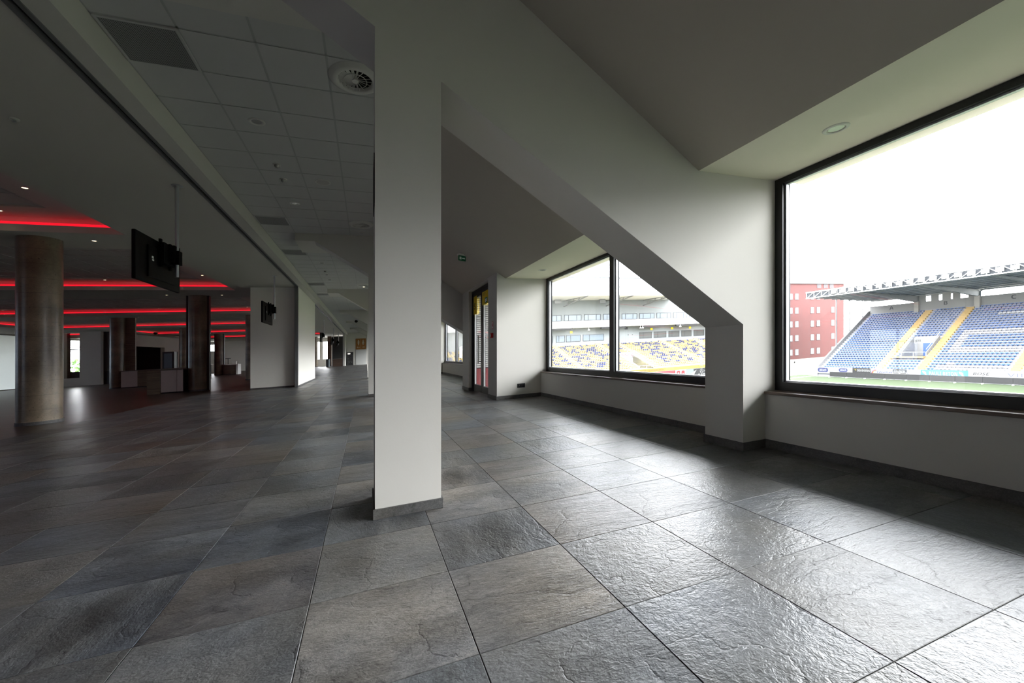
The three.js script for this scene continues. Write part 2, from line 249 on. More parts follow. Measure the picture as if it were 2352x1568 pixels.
bays.forEach(([a, b], k) => {
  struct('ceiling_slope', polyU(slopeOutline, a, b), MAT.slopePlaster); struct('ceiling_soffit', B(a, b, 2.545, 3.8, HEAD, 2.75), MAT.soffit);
  if (k === 1) windowBay(a, 7.5, [5.17], 2);
  else windowBay(a, b, k === 0 ? [-1.45] : [a + (b - a) * 0.28, a + (b - a) * 0.7], k === 0 ? 1 : k + 1);
});
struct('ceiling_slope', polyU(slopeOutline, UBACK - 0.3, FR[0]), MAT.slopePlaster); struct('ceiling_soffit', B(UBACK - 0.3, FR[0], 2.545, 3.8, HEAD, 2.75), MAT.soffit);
struct('wall_knee', B(UBACK - 0.3, FR[0], VK, 3.75, -0.02, HEAD + 0.1), MAT.plaster);

// door lobby that projects into the corridor between window 2 and frame 3
const DV = 2.36, DU0 = 8.1, DU1 = 9.8;
struct('wall_lobby', [polyV([[7.5, 0], [DU0, 0], [DU0, 2.47], [DU1, 2.47], [DU1, 0], [10.47, 0], [10.47, 2.62], [7.5, 2.62]], DV, DV + 0.2), polyU([[DV + 0.2, 0], [3.54, 0], [3.54, 2.45], [DV + 0.2, 2.45]], 7.5, 7.7), B(10.27, 10.47, DV + 0.2, 3.54, 0, 2.45)], MAT.plaster);
for (const [a, b] of [[7.488, DU0], [DU1, 10.482]]) struct('baseboard_lobby', RB(a, b, DV - 0.012, DV, 0, 0.075, 0.002), MAT.plinth);
struct('baseboard_lobby', RB(7.488, 7.5, DV, VK, 0, 0.075, 0.002), MAT.plinth);
struct('baseboard_lobby', RB(DU1 - 0.012, DU1, DV, DV + 0.11, 0, 0.075, 0.002), MAT.plinth);

// the glazed double door
{
  const v = 2.46, f = 0.06, top = 2.46;
  const door = struct('door_1', [B(DU0, DU0 + f, v - 0.02, v + 0.09, 0, top), B(DU1 - f, DU1, v - 0.02, v + 0.09, 0, top), B(DU0 + f, DU1 - f, v - 0.02, v + 0.09, top - f, top)], MAT.blackFrame);
  const mid = 8.94;
  for (const [a, b, side] of [[DU0 + f + 0.004, mid - 0.003, 1], [mid + 0.003, DU1 - f - 0.004, 0]]) {
    const s = 0.095, t = top - f - 0.004, leaf = struct('leaf', [B(a, a + s, v, v + 0.06, 0.012, t), B(b - s, b, v, v + 0.06, 0.012, t), B(a + s, b - s, v, v + 0.06, 0.012, 0.17), B(a + s, b - s, v, v + 0.06, t - 0.12, t)], MAT.blackFrame, door);
    struct('glass_pane', B(a + s, b - s, v + 0.028, v + 0.032, 0.17, t - 0.12), MAT.glass, leaf);
    struct('glazing_bead', [B(a + s, a + s + 0.016, v + 0.012, v + 0.048, 0.17, t - 0.12), B(b - s - 0.016, b - s, v + 0.012, v + 0.048, 0.17, t - 0.12)], MAT.alu, leaf);
    if (!side) {
      const hu = a + 0.05; struct('handle', [barB([hu, v - 0.07, 0.70], [hu, v - 0.07, 1.34], 0.016, 12)], MAT.white, leaf); struct('handle_bracket', [barB([hu, v - 0.07, 0.74], [hu, v, 0.74], 0.011, 8), barB([hu, v - 0.07, 1.30], [hu, v, 1.30], 0.011, 8)], MAT.black, leaf);
      const st = printMat(160, 320, (x, w, h) => { x.fillStyle = '#e2c012'; x.fillRect(0, 0, w, h); x.fillStyle = '#111'; fitText(x, 'S', w * 0.35, h * 0.55, w * 0.5, 150); });
      const q = new THREE.PlaneGeometry(0.3, 0.44).rotateY(-Math.PI / 2).translate(v - 0.003, 2.1, -(b - s - 0.11)); const m = new THREE.Mesh(q.applyMatrix4(M4), st); m.name = 'sticker'; leaf.add(m); m.userData.label = 'yellow door sticker with a black letter';
    } else {
      const st = printMat(256, 256, (x, w, h) => { x.fillStyle = '#e6c414'; x.fillRect(0, 0, w, h); x.fillStyle = '#333'; for (let k = 0; k < 4; k++) x.fillRect(24, 24 + k * 16, 120 - k * 14, 5); x.fillStyle = '#0f7a55'; x.fillRect(110, 130, 110, 100); x.fillStyle = '#fff'; x.fillRect(125, 150, 34, 66); x.fillRect(172, 148, 20, 40); x.fillRect(164, 190, 42, 12); });
      const q = new THREE.PlaneGeometry(0.5, 0.3).rotateY(-Math.PI / 2).translate(v - 0.003, 2.17, -(b - s - 0.19)); const m = new THREE.Mesh(q.applyMatrix4(M4), st); m.name = 'sticker'; leaf.add(m); m.userData.label = 'yellow door sticker with a green pictogram';
    }
  }
}

// ------------------------------------------------------------------ corridor ceiling: grid tiles, bulkhead, track
{
  const ceil = struct('ceiling', B(UBACK - 0.3, 57.6, -24.5, 2.0, 4.3, 4.5), MAT.ceilingPlaster);
  const CS = 0.592, CU = 0.5617, C0 = -1.603, CU0 = 4.295, cells = [], tb = 0.011;
  for (let j = -18; j < 87; j++) for (let i = -1; i < 3; i++) {
    const u0 = CU0 + j * CU, v0 = C0 + i * CS, v1 = Math.min(v0 + CS, 0.13), u1 = Math.min(u0 + CU, UEND); if (u1 - u0 < 0.1) continue;
    const pts = [[u0, v0], [u1, v0], [u1, v1], [u0, v1]].map(([a, b]) => toPx(P(a, b, HT))); let area = 0;
    if (pts.every((q) => q[2] < -0.1)) { for (let k = 0; k < 4; k++) { const a = pts[k], b = pts[(k + 1) % 4]; area += a[0] * b[1] - b[0] * a[1]; } area = Math.abs(area); if (pts.every((q) => Math.abs(q[0]) > 1 || Math.abs(q[1]) > 1)) area = 0; }
    cells.push([u0, u1, v0, v1, area]);
  }
  cells.sort((a, b) => b[4] - a[4]);
  const rest = [];
  cells.forEach(([u0, u1, v0, v1], n) => { const g = B(u0 + tb, u1 - tb, v0 + tb, v1 - tb, HT - 0.004, HT + 0.016); if (n < 200) struct(n ? 'ceiling_tile_' + String(n).padStart(3, '0') : 'ceiling_tile', g, MAT.ceilingTile, ceil); else rest.push(g); });
  struct('far_ceiling_tiles', rest, MAT.ceilingTile, ceil).userData.kind = 'stuff';
  const bars = []; for (let i = -1; i < 4; i++) bars.push(B(UBACK, UEND, C0 + i * CS - 0.012, C0 + i * CS + 0.012, HT, HT + 0.03)); for (let j = -18; j < 87; j++) bars.push(B(CU0 + j * CU - 0.012, CU0 + j * CU + 0.012, -2.2, 0.13, HT, HT + 0.03));
  struct('ceiling_grid', bars, MAT.tBar, ceil);
}
struct('bulkhead_fascia', [B(UBACK, UEND, VT, VF, HP, 4.02)], MAT.plaster);
for (const [a, b] of [[UBACK, 16.45], [21.6, 50.2]]) struct('trim_track', [B(a, b, -2.425, -2.39, HP - 0.012, HP + 0.02), B(a, b, -2.5, -2.465, HP - 0.012, HP + 0.02)], MAT.greyMetal);
struct('track_slot', [B(UBACK, UEND, -2.5, -2.39, HP + 0.02, HP + 0.09)], MAT.shadeBlack);

// ------------------------------------------------------------------ hall ceiling with the red-lit recesses
const RECESS = [[-5.4, 1.9, -19, -4.6], [3.3, 10.22, -19, -4.6], [11.43, 17.38, -19, -4.6], [19.4, 25.5, -19, -4.6], [27.4, 33.8, -19, -4.6], [36.2, 42.0, -16.6, -4.6], [44.2, 50.2, -16.6, -4.6]];
struct('ceiling_hall', polyH(rect(-24.3, -2.5, UBACK - 0.3, 57.4), HP, HP + 0.13, RECESS.map(([a, b, c, d]) => rect(c, d, a, b))), MAT.ceilingPlaster);
RECESS.forEach(([a, b, c, d], k) => {
  const s = 0.12, top = 3.98, r = big('cove_recess', `red-lit rectangular ceiling recess ${['above and behind the camera', 'above the nearest concrete column', 'between the nearest column and the bar column', 'above the front bar counter', 'above the rear bar counter', 'in front of the dark hatch', 'farthest down the hall'][k]}`, 'cove', [(a + b) / 2, (c + d) / 2, HP + 0.13]);
  r.userData.kind = 'structure';
  bigPart('recess_wall', [B(a - s - 0.1, b + s + 0.1, d + s, d + s + 0.1, HP + 0.13, top), B(a - s - 0.1, b + s + 0.1, c - s - 0.1, c - s, HP + 0.13, top), B(a - s - 0.1, a - s, c - s, d + s, HP + 0.13, top), B(b + s, b + s + 0.1, c - s, d + s, HP + 0.13, top)], MAT.ceilingPlaster, r);
  bigPart('recess_panel', [B(a + 0.5, b - 0.5, c + 0.9, d - 0.9, top + 0.03, top + 0.06)], MAT.recessTile, r); bigPart('recess_margin', polyH(rect(c - s, d + s, a - s, b + s), top, top + 0.04, [rect(c + 0.9, d - 0.9, a + 0.5, b - 0.5)]), MAT.ceilingPlaster, r);
  const grid = []; for (let q = a + 1; q < b - 0.6; q += 0.6) grid.push(B(q, q + 0.02, c + 0.9, d - 0.9, top + 0.022, top + 0.03)); for (let q = d - 1; q > c + 0.6; q -= 0.6) grid.push(B(a + 0.5, b - 0.5, q, q + 0.02, top + 0.022, top + 0.03));
  bigPart('panel_joints', grid, MAT.tBar, r);
  const z = HP + 0.13, w = 0.05;
  const t0 = 0.02, t1 = 0.035, zh = z + 0.055;
  bigPart('red_glow_strip', [B(b + t0, b + t1, c, d, z, zh), B(a - t1, a - t0, c, d, z, zh), B(a, b, d + t0, d + t1, z, zh), B(a, b, c - t1, c - t0, z, zh)], MAT.redLed, r);
  // each strip throws its light at the recess wall beside it
  const lamp = (uu, vv, du, dv, len) => { const L = new THREE.RectAreaLight(new THREE.Color().setRGB(1, 0.012, 0.03), RED_LIGHT, len, w); const p = P(uu, vv, z + 0.05), q = P(uu + du, vv + dv, z + 0.05); L.position.copy(p); L.lookAt(q); scene.add(L); L.name = 'cove_light'; };
  lamp(b + 0.04, (c + d) / 2, 1, 0, d - c); lamp(a - 0.04, (c + d) / 2, -1, 0, d - c); lamp((a + b) / 2, d + 0.04, 0, 1, b - a); lamp((a + b) / 2, c - 0.04, 0, -1, b - a);
});

// ------------------------------------------------------------------ walls
struct('wall_back', B(UBACK - 0.3, UBACK, -24.5, 3.75, -0.02, 4.4), MAT.plaster);
struct('wall_end', [B(UEND, UEND + 0.2, -2.5, 3.75, -0.02, 4.4)], MAT.plaster);
struct('wall_end', [B(50.2, UEND, -2.6, -2.36, -0.02, 4.1)], MAT.plaster);
struct('wall_storage', B(16.7, 21.6, -3.96, -2.4, -0.02, HP + 0.02), MAT.lightenedPlaster);
struct('wall_storage_return', B(16.46, 16.7, -2.5, -2.4, -0.02, HP + 0.02), MAT.plaster);
struct('trim_post', [B(16.42, 16.46, -2.5, -2.4, 0, HP), B(16.46, 16.7, -2.52, -2.5, 0, HP)], MAT.greyMetal);
struct('baseboard_storage', [RB(16.688, 16.7, -3.97, -2.52, 0, 0.062, 0.002), RB(16.47, 21.612, -2.4, -2.388, 0, 0.062, 0.002)], MAT.plinth);
// hall: long side wall, its windows mostly out of view, placed to light the hall
const holeU = (a, b, h0, h1) => [[a, h0], [b, h0], [b, h1], [a, h1]];
const SIDE = [[-4, 0.5], [13.45, 15.9], [25.5, 29.5], [40.2, 45.6]];
struct('wall_side', polyV([[UBACK, -0.02], [57.4, -0.02], [57.4, 4.4], [UBACK, 4.4]], -22.6, -22.3, [...SIDE.map(([a, b]) => holeU(a, b, 0.9, 3.6)), holeU(32.5, 39.3, 0.05, 3.6)]), MAT.plaster);
struct('translucent_panel', B(32.4, 39.4, -22.31, -22.305, 0.02, 3.64), new THREE.MeshPhysicalMaterial({ color: col(225, 228, 228), roughness: 0.95, transmission: 0.24, thickness: 0 }));  // translucent sheet over an opening, makes this wall stretch bright
const dimGlass = new THREE.MeshPhysicalMaterial({ color: col(170, 176, 184), roughness: 0, transmission: 1, thickness: 0, ior: 1.5 });  // tint dims the sky light and reflections of the side windows
SIDE.forEach(([a, b], k) => { const m = a + (b - a) * 0.4, w = struct('window_' + (20 + k), [B(a, b, -22.5, -22.42, 0.9, 0.96), B(a, b, -22.5, -22.42, 3.54, 3.6), B(a, a + 0.06, -22.5, -22.42, 0.96, 3.54), B(b - 0.06, b, -22.5, -22.42, 0.96, 3.54), B(m - 0.05, m + 0.05, -22.5, -22.42, 0.96, 3.54), B(a + 0.06, b - 0.06, -22.48, -22.44, 2.74, 2.82)], MAT.blackFrame); struct('glass_pane', B(a + 0.06, b - 0.06, -22.465, -22.46, 0.96, 3.54), k === 3 ? MAT.glass : dimGlass, w); });
// niche wall across the hall with a tall slot, and the dark door beside it
struct('wall_niche', polyU([[-19.75, -0.02], [-17.65, -0.02], [-17.65, 4.0], [-19.75, 4.0]], 35.7, 36.0, [[[-19.22, 0.55], [-18.42, 0.55], [-18.42, 3.62], [-19.22, 3.62]]]), MAT.plaster);
struct('wall_niche_return', [B(36.0, 36.3, -19.75, -19.22, -0.02, 4.0), B(36.0, 36.3, -18.42, -17.65, -0.02, 4.0)], MAT.brownPanel);
{ const u = 36.3, w = struct('window_30', [B(u, u + 0.06, -19.6, -18.42, 0.55, 0.98), B(u, u + 0.06, -19.6, -18.42, 2.64, 2.68)], MAT.darkDoor); struct('glass_pane', B(u + 0.03, u + 0.035, -19.6, -18.42, 0.98, 3.3), MAT.glass, w); struct('header_panel', B(u, u + 0.06, -19.6, -18.42, 3.3, 3.52), MAT.plaster, w); struct('red_glow_strip', B(u - 0.02, u + 0.06, -19.22, -18.42, 3.52, 3.6), MAT.redLed, w); }  // glowing red bar added to stand for the red line in the slot
struct('wall_door_reveal', B(35.7, 36.0, -17.65, -17.3, -0.02, 4.0), MAT.plaster);
{ const d = struct('door_2', [B(36.05, 36.1, -17.3, -16.3, 0.0, 3.66)], MAT.darkDoor); struct('door_lower_panel', [B(36.03, 36.05, -17.28, -16.3, 0.02, 0.9)], MAT.black, d); }
// bar back wall, running away from the camera, with its dark serving hatch
struct('wall_bar', polyV([[36.1, -0.02], [49, -0.02], [49, 4.0], [36.1, 4.0]], -17.6, -17.3, [holeU(38.9, 45.0, 0.2, 2.75)]), MAT.plaster);
struct('hatch_recess', [B(38.7, 45.2, -19.4, -19.2, -0.02, 3), B(38.7, 38.9, -19.2, -17.6, -0.02, 3), B(45.0, 45.2, -19.2, -17.6, -0.02, 3), B(38.7, 45.2, -19.4, -17.6, 2.9, 3.0)], MAT.shadeBlack);
const FARW = [[-6.95, -6.35, 0.85, 3.2], [-6.15, -5.75, 0.85, 3.2], [-5.35, -4.62, 0.85, 3.2], [-18.0, -16.85, 2.5, 3.35]];
struct('wall_far', polyU([[-22.3, -0.02], [-2.5, -0.02], [-2.5, 4.4], [-22.3, 4.4]], 57.2, 57.5, FARW.map(([a, b, c, d]) => [[a, c], [b, c], [b, d], [a, d]])), MAT.plaster);
FARW.forEach(([a, b, c, d], k) => { const w = struct('window_' + (40 + k), [k < 3 ? B(57.3, 57.36, a, b, 2.35, 2.4) : B(57.3, 57.36, (a + b) / 2, (a + b) / 2 + 0.04, c, d), B(57.3, 57.36, a, b, c, c + 0.05), B(57.3, 57.36, a, b, d - 0.05, d)], MAT.greyMetal); struct('glass_pane', B(57.33, 57.335, a, b, c + 0.05, d - 0.05), MAT.glass, w); });

// ------------------------------------------------------------------ concrete columns of the hall
function column(u, v, strips, tall = HP + 0.06) {
  const c = struct('concrete_column', cyl(0.315, 0.315, tall, v, tall / 2, -u, 40), MAT.concrete);
  { const g = c.geometry, p = g.attributes.position, uv = g.attributes.uv, q = P(u, v, 0); for (let i = 0; i < p.count; i++) { uv.setXY(i, Math.atan2(p.getX(i) - q.x - LEAN * p.getY(i), p.getZ(i) - q.z) * 0.315, p.getY(i)); } }
  struct('baseboard', cyl(0.327, 0.327, 0.062, v, 0.031, -u, 40), MAT.plinth, c);
  if (strips) struct('side_channel', [B(u - 0.09, u + 0.09, v - 0.37, v - 0.3, 0, HP), B(u - 0.09, u + 0.09, v + 0.3, v + 0.37, 0, HP)], MAT.black, c);
  return c;
}
for (const [u, v, s] of [[10.79, -6.2, 0], [18.85, -6.2, 1], [26.6, -6.2, 0], [34.9, -6.3, 0], [2.6, -6.2, 0], [26.9, -12.35, 0], [18.85, -12.6, 0], [35.0, -12.3, 0], [42.6, -12.4, 1], [54.5, -6.0, 0], [43.1, -6.3, 0]]) column(u, v, s);
struct('side_panel', B(26.9, 27.0, -12.04, -11.62, 0, HP), MAT.barGrey);

// ------------------------------------------------------------------ things in the corridor
function television(u, v, label, screenTurn = 0) {
  const t = thing('ceiling_television', label, 'television', [u, v, HP], 0, 'televisions hung from the bulkhead ceiling');
  part('pole', [cyl(0.024, 0.024, 1.36, 0, -0.68, 0, 16), cyl(0.07, 0.07, 0.012, 0, -0.006, 0, 20)], MAT.alu, t);
  part('bracket', [bx(0.1, 0.2, 0.12, -0.005, -1.08, 0), bx(0.07, 0.24, 0.18, -0.03, -1.03, 0), bx(0.05, 0.3, 0.34, -0.09, -1.05, 0.06), bx(0.03, 0.4, 0.05, -0.12, -1.05, 0.2), bx(0.03, 0.4, 0.05, -0.12, -1.05, -0.1)], MAT.tvBlack, t);
  const body = part('screen', [bx(0.045, 0.64, 1.32, -0.175, -1.2, 0.13, 0.012), bx(0.03, 0.44, 0.8, -0.145, -1.22, 0.10, 0.012)], MAT.blackGloss, t);
  part('badge', [bx(0.004, 0.03, 0.045, -0.129, -1.16, 0.4, 0.001), bx(0.004, 0.024, 0.05, -0.129, -1.195, 0.39, 0.001)], MAT.white, body, t);
  return t;
}
const tv = television(7.32, -2.7, 'nearest black television hanging by the storage hall ceiling, seen from behind');
[[14.45, -2.78, 'black television on a pole in front of the white storage wall'], [23.6, -2.85, 'black television half hidden behind the storage wall edge'], [31.2, -2.87, 'black television in front of the bright far windows'], [39.7, -2.86, 'black television left of the dark folding partition'], [46.1, -2.82, 'smallest black television, hung before the dark partition panel']].forEach(([u, v, l]) => copyOf(tv, [u, v, HP], l));

function grille(u, v, label) {
  const t = thing('ventilation_grille', label, 'vent', [u, v, HT - 0.004], 0, 'perforated grilles in the corridor ceiling');
  part('frame', [box(0.58, 0.014, 0.02, 0, -0.002, 0.27), box(0.58, 0.014, 0.02, 0, -0.002, -0.27), box(0.02, 0.014, 0.52, 0.28, -0.002, 0), box(0.02, 0.014, 0.52, -0.28, -0.002, 0)], MAT.ceilingTile, t);
  part('perforated_plate', box(0.54, 0.006, 0.52, 0, -0.003, 0), MAT.mesh, t);
  return t;
}
const gr = grille(4.585, -1.895, 'nearest perforated square ventilation grille in the tiled ceiling');
[[9.63, -1.9, 'perforated ceiling grille just before the second ceiling beam'], [12.35, -1.9, 'perforated ceiling grille just behind the second ceiling beam'], [17.5, -1.9, 'perforated ceiling grille above the storage wall corner'], [20.3, -1.9, 'perforated ceiling grille behind the third ceiling beam']].forEach(([u, v, l]) => copyOf(gr, [u, v, HT - 0.004], l));

function diffuser(u, v, label) {
  const t = thing('swirl_diffuser', label, 'air diffuser', [u, v, HT - 0.004], 0, 'round swirl diffusers in the corridor ceiling');
  part('rim', lathe([[0.165, 0.0], [0.171, -0.03], [0.19, -0.042], [0.225, -0.03], [0.262, -0.004], [0.262, 0.0]], 48), MAT.whitePlastic, t);
  part('throat', [cyl(0.167, 0.167, 0.002, 0, -0.001, 0, 40)], MAT.shadeBlack, t);
  part('hub', cyl(0.028, 0.034, 0.03, 0, -0.018, 0, 20), MAT.whitePlastic, t);
  for (let k = 0; k < 18; k++) { const a = k / 18 * Math.PI * 2, g = box(0.14, 0.003, 0.03).rotateX(0.7).translate(0.1, -0.016, 0).rotateY(a); part(k ? 'blade_' + String(k).padStart(3, '0') : 'blade', g, MAT.whitePlastic, t); }
  part('inner_ring', new THREE.TorusGeometry(0.115, 0.004, 6, 40).rotateX(Math.PI / 2).translate(0, -0.03, 0), MAT.whitePlastic, t);
  return t;
}
const df = diffuser(4.57, -0.16, 'nearest round swirl air diffuser beside the plastered column');
[[9.56, -0.16, 'round swirl air diffuser before the second ceiling beam'], [17.54, -0.2, 'round swirl air diffuser before the third ceiling beam']].forEach(([u, v, l]) => copyOf(df, [u, v, HT - 0.004], l));

{ const t = big('dark_strip', 'thin dark strip on the left flank of the nearest plastered column, seen edge-on', 'plate', [2.8, 0, 2.1]); bigPart('plate', RB(2.7, 2.95, -0.005, -0.0005, 1.96, 2.28, 0.001), MAT.tvBlack, t); bigPart('edge_strip', B(2.69, 2.7, -0.006, -0.0005, 1.96, 2.28), MAT.black, t); }  // narrow dark strip lying on the column flank
function spot(u, v, h, label, lit, r = 0.055, group) {
  const t = thing(lit ? 'lit_downlight' : 'downlight', label, 'downlight', [u, v, h], 0, group);
  part('ring', lathe([[r * 0.8, 0.004], [r * 0.82, -0.004], [r, -0.008], [r * 1.22, -0.003], [r * 1.24, 0.0]], 32), MAT.whitePlastic, t);
  part('lens', cyl(r * 0.82, r * 0.7, 0.004, 0, 0.0, 0, 28), lit ? MAT.lampGlow : MAT.lampOff, t);
  return t;
}
const spotLamp = (u, v, h, k = 1) => { const L = new THREE.SpotLight(new THREE.Color().setRGB(1, 0.82, 0.55), LAMP_LIGHT * k, 0, 1.0, 0.6); L.position.copy(P(u, v, h - 0.02)); L.target.position.copy(P(u, v, 0)); L.name = 'downlight_beam'; scene.add(L, L.target); L.target.name = 'beam_target'; };
const d1 = spot(5.705, -1.314, HT - 0.004, 'unlit round recessed spotlight in the tiled ceiling nearest the grille', false, 0.075);
copyOf(d1, [8.507, -1.32, HT - 0.004], 'small unlit round recessed spotlight in the tiled ceiling past the detectors');
copyOf(d1, [13.63, -1.34, HT - 0.004], 'round recessed spotlight in the tiled ceiling behind the second beam');
copyOf(d1, [16.5, -1.35, HT - 0.004], 'round recessed spotlight in the tiled ceiling level with the storage wall corner');
spot(18.13, -0.15, HT - 0.004, 'bright lit downlight in the tiled corridor ceiling beside the second column', true, 0.06); spotLamp(18.13, -0.15, HT);
const d2 = spot(1.836, 2.982, HEAD, 'unlit round downlight in the soffit above the large window', false, 0.062);
copyOf(d2, [6.642, 2.953, HEAD], 'unlit round downlight in the soffit above the two-part window');
function detector(u, v, label) { const t = thing('ceiling_detector', label, 'detector', [u, v, HT - 0.004], 0, 'detectors in the corridor ceiling'); part('base', cyl(0.055, 0.052, 0.014, 0, -0.007, 0, 24), MAT.whitePlastic, t); part('sensor_head', lathe([[0.0, -0.05], [0.02, -0.048], [0.036, -0.03], [0.038, -0.014]], 24), MAT.lampOff, t); return t; }
const dt = detector(6.866, -1.312, 'white domed detector in the ceiling, nearer of the first pair');
[[7.402, -1.318, 'white domed detector in the ceiling, farther of the first pair'], [14.8, -1.357, 'white domed detector behind the second beam, nearer of its pair'], [15.36, -1.355, 'white domed detector behind the second beam, farther of its pair']].forEach(([u, v, l]) => copyOf(dt, [u, v, HT - 0.004], l));
{ const t = thing('ceiling_speaker', 'flat round ceiling speaker in the tiles between the detectors and the plastered column', 'speaker', [7.389, -0.732, HT - 0.004]); part('rim', lathe([[0.1, -0.004], [0.11, -0.01], [0.118, -0.006], [0.12, 0]], 36), MAT.whitePlastic, t); part('grille', cyl(0.1, 0.1, 0.006, 0, -0.003, 0, 36), std(col(176, 172, 168), 0.7), t); copyOf(t, [14.744, -0.753, HT - 0.004], 'flat round ceiling speaker in the tiles behind the second beam'); }
{ const t = thing('sprinkler_cap', 'small round sprinkler cap in the tiled ceiling before the second beam', 'sprinkler', [10.19, -0.143, HT - 0.004]); part('plate', cyl(0.04, 0.036, 0.012, 0, -0.006, 0, 20), MAT.whitePlastic, t); part('head', cyl(0.012, 0.016, 0.024, 0, -0.022, 0, 12), MAT.alu, t); copyOf(t, [5.753, -3.525, HP], 'small round sprinkler plate in the dark hall ceiling at the left edge'); }
{ const t = thing('dome_camera', 'black dome camera hanging under a far corridor ceiling beam', 'camera', [34.6, -0.82, HT - 0.1]); part('mount', cyl(0.1, 0.1, 0.08, 0, 0.055, 0, 24), MAT.black, t); part('dome', new THREE.SphereGeometry(0.13, 24, 12, 0, Math.PI * 2, Math.PI / 2, Math.PI / 2).translate(0, 0.015, 0), MAT.blackGloss, t); part('drop_rod', cyl(0.02, 0.02, 0.1, 0, 0.09, 0, 10), MAT.black, t);
  const t2 = thing('dome_camera', 'black dome camera in the hall ceiling above the bar hatch', 'camera', [38.3, -15.3, HP]); part('mount', cyl(0.1, 0.1, 0.05, 0, -0.025, 0, 24), MAT.black, t2); part('dome', new THREE.SphereGeometry(0.13, 24, 12, 0, Math.PI * 2, Math.PI / 2, Math.PI / 2).translate(0, -0.05, 0), MAT.blackGloss, t2); }
{ // exit sign on the sloped ceiling
  const v = 1.72, h = slopeH(v), t = thing('exit_sign', 'small green emergency exit sign fixed to the sloped ceiling near the door', 'sign', [7.75, v, h - 0.03], 0.5);
  part('housing', bx(0.2, 0.03, 0.07, 0, -0.0, 0), MAT.whitePlastic, t);
  part('sign_plate', bx(0.19, 0.1, 0.012, 0, -0.065, 0, 0.003), MAT.green, t);
  const mat = printMat(256, 128, (x, w, hh) => { x.fillStyle = '#0e5f42'; x.fillRect(0, 0, w, hh); x.fillStyle = '#dfeee6'; x.fillRect(30, 30, 70, 70); x.fillRect(120, 52, 80, 24); x.beginPath(); x.moveTo(195, 34); x.lineTo(232, 64); x.lineTo(195, 94); x.fill(); });
  part('pictogram', new THREE.PlaneGeometry(0.185, 0.095).translate(0, -0.065, 0.0075), mat, t, t, true);
}
{ const t = thing('fire_alarm_button', 'red fire alarm call point on the wall beside the glazed door', 'alarm', [7.77, DV, 1.285], -Math.PI / 2); part('body', bx(0.09, 0.1, 0.05, 0, 0, 0.025, 0.008), MAT.red, t); part('push_plate', bx(0.05, 0.05, 0.006, 0, 0, 0.052, 0.002), MAT.whitePlastic, t);
  const s = thing('alarm_sign', 'small white fire alarm sign with red border above the call point', 'sign', [7.79, DV, 1.49], -Math.PI / 2); const mat = printMat(128, 192, (x, w, h) => { x.fillStyle = '#b02430'; x.fillRect(0, 0, w, h); x.fillStyle = '#e8e4e2'; x.fillRect(12, 12, w - 24, h - 24); x.fillStyle = '#b02430'; x.fillRect(40, 40, 14, 100); x.fillRect(70, 30, 26, 26); x.fillRect(62, 66, 40, 60); }); part('plate', bx(0.1, 0.15, 0.004, 0, 0, 0.002, 0.001), MAT.red, s); part('print', new THREE.PlaneGeometry(0.098, 0.148).translate(0, 0, 0.0046), mat, s, s, true); }
{ const t = thing('wall_socket', 'black double wall socket low on the white wall beside the window', 'socket', [7.5, 2.87, 0.25]); part('frame_plate', bx(0.165, 0.085, 0.012, 0, 0, 0.006, 0.004), MAT.black, t); for (const s of [-1, 1]) { const k = part('outlet', lathe([[0.0, 0.003], [0.02, 0.003], [0.022, 0.012], [0.027, 0.014]], 20).rotateX(Math.PI / 2).translate(s * 0.038, 0, 0.004), MAT.blackGloss, t); part('earth_pin', cyl(0.003, 0.003, 0.012, 0, 0, 0, 8).rotateX(Math.PI / 2).translate(s * 0.038, 0.01, 0.012), MAT.alu, k, t); } }

// ------------------------------------------------------------------ lit downlights of the hall
const RT = 3.98, lit = 'lit downlights of the hall ceiling';
const dl = spot(10.77, -5.354, HP, 'lit downlight in the first plaster rib right of the nearest concrete column', true, 0.045, lit); spotLamp(10.77, -5.354, HP);
[[8.72, -5.2, RT, 'lit downlight on the margin of the first red recess, nearest the corridor bulkhead'], [10.0, -6.3, RT, 'lit downlight just above the first bright red line at the left picture edge'], [16.1, -5.2, RT, 'lit downlight on the margin of the second red recess right of the hanging television'], [17.1, -8.2, RT, 'lit downlight just above the second red line left of the television'],
  [18.55, -7.09, HP, 'lit downlight in the second plaster rib left of the bar column'], [18.6, -5.36, HP, 'lit downlight in the second plaster rib right of the bar column'], [25.2, -15.7, RT, 'lit downlight above the third red line at the left picture edge'], [25.2, -9.95, RT, 'lit downlight above the third red line between two concrete columns'], [25.2, -6.1, RT, 'lit downlight above the third red line beside the storage wall'],
  [26.5, -13.0, HP, 'lit downlight in the third rib left of the far concrete column'], [26.6, -11.36, HP, 'lit downlight in the third rib right of the far concrete column'], [26.9, -7.24, HP, 'lit downlight in the third rib near the storage wall column']].forEach(([u, v, h, l]) => { copyOf(dl, [u, v, h], l); spotLamp(u, v, h, 0.8); });

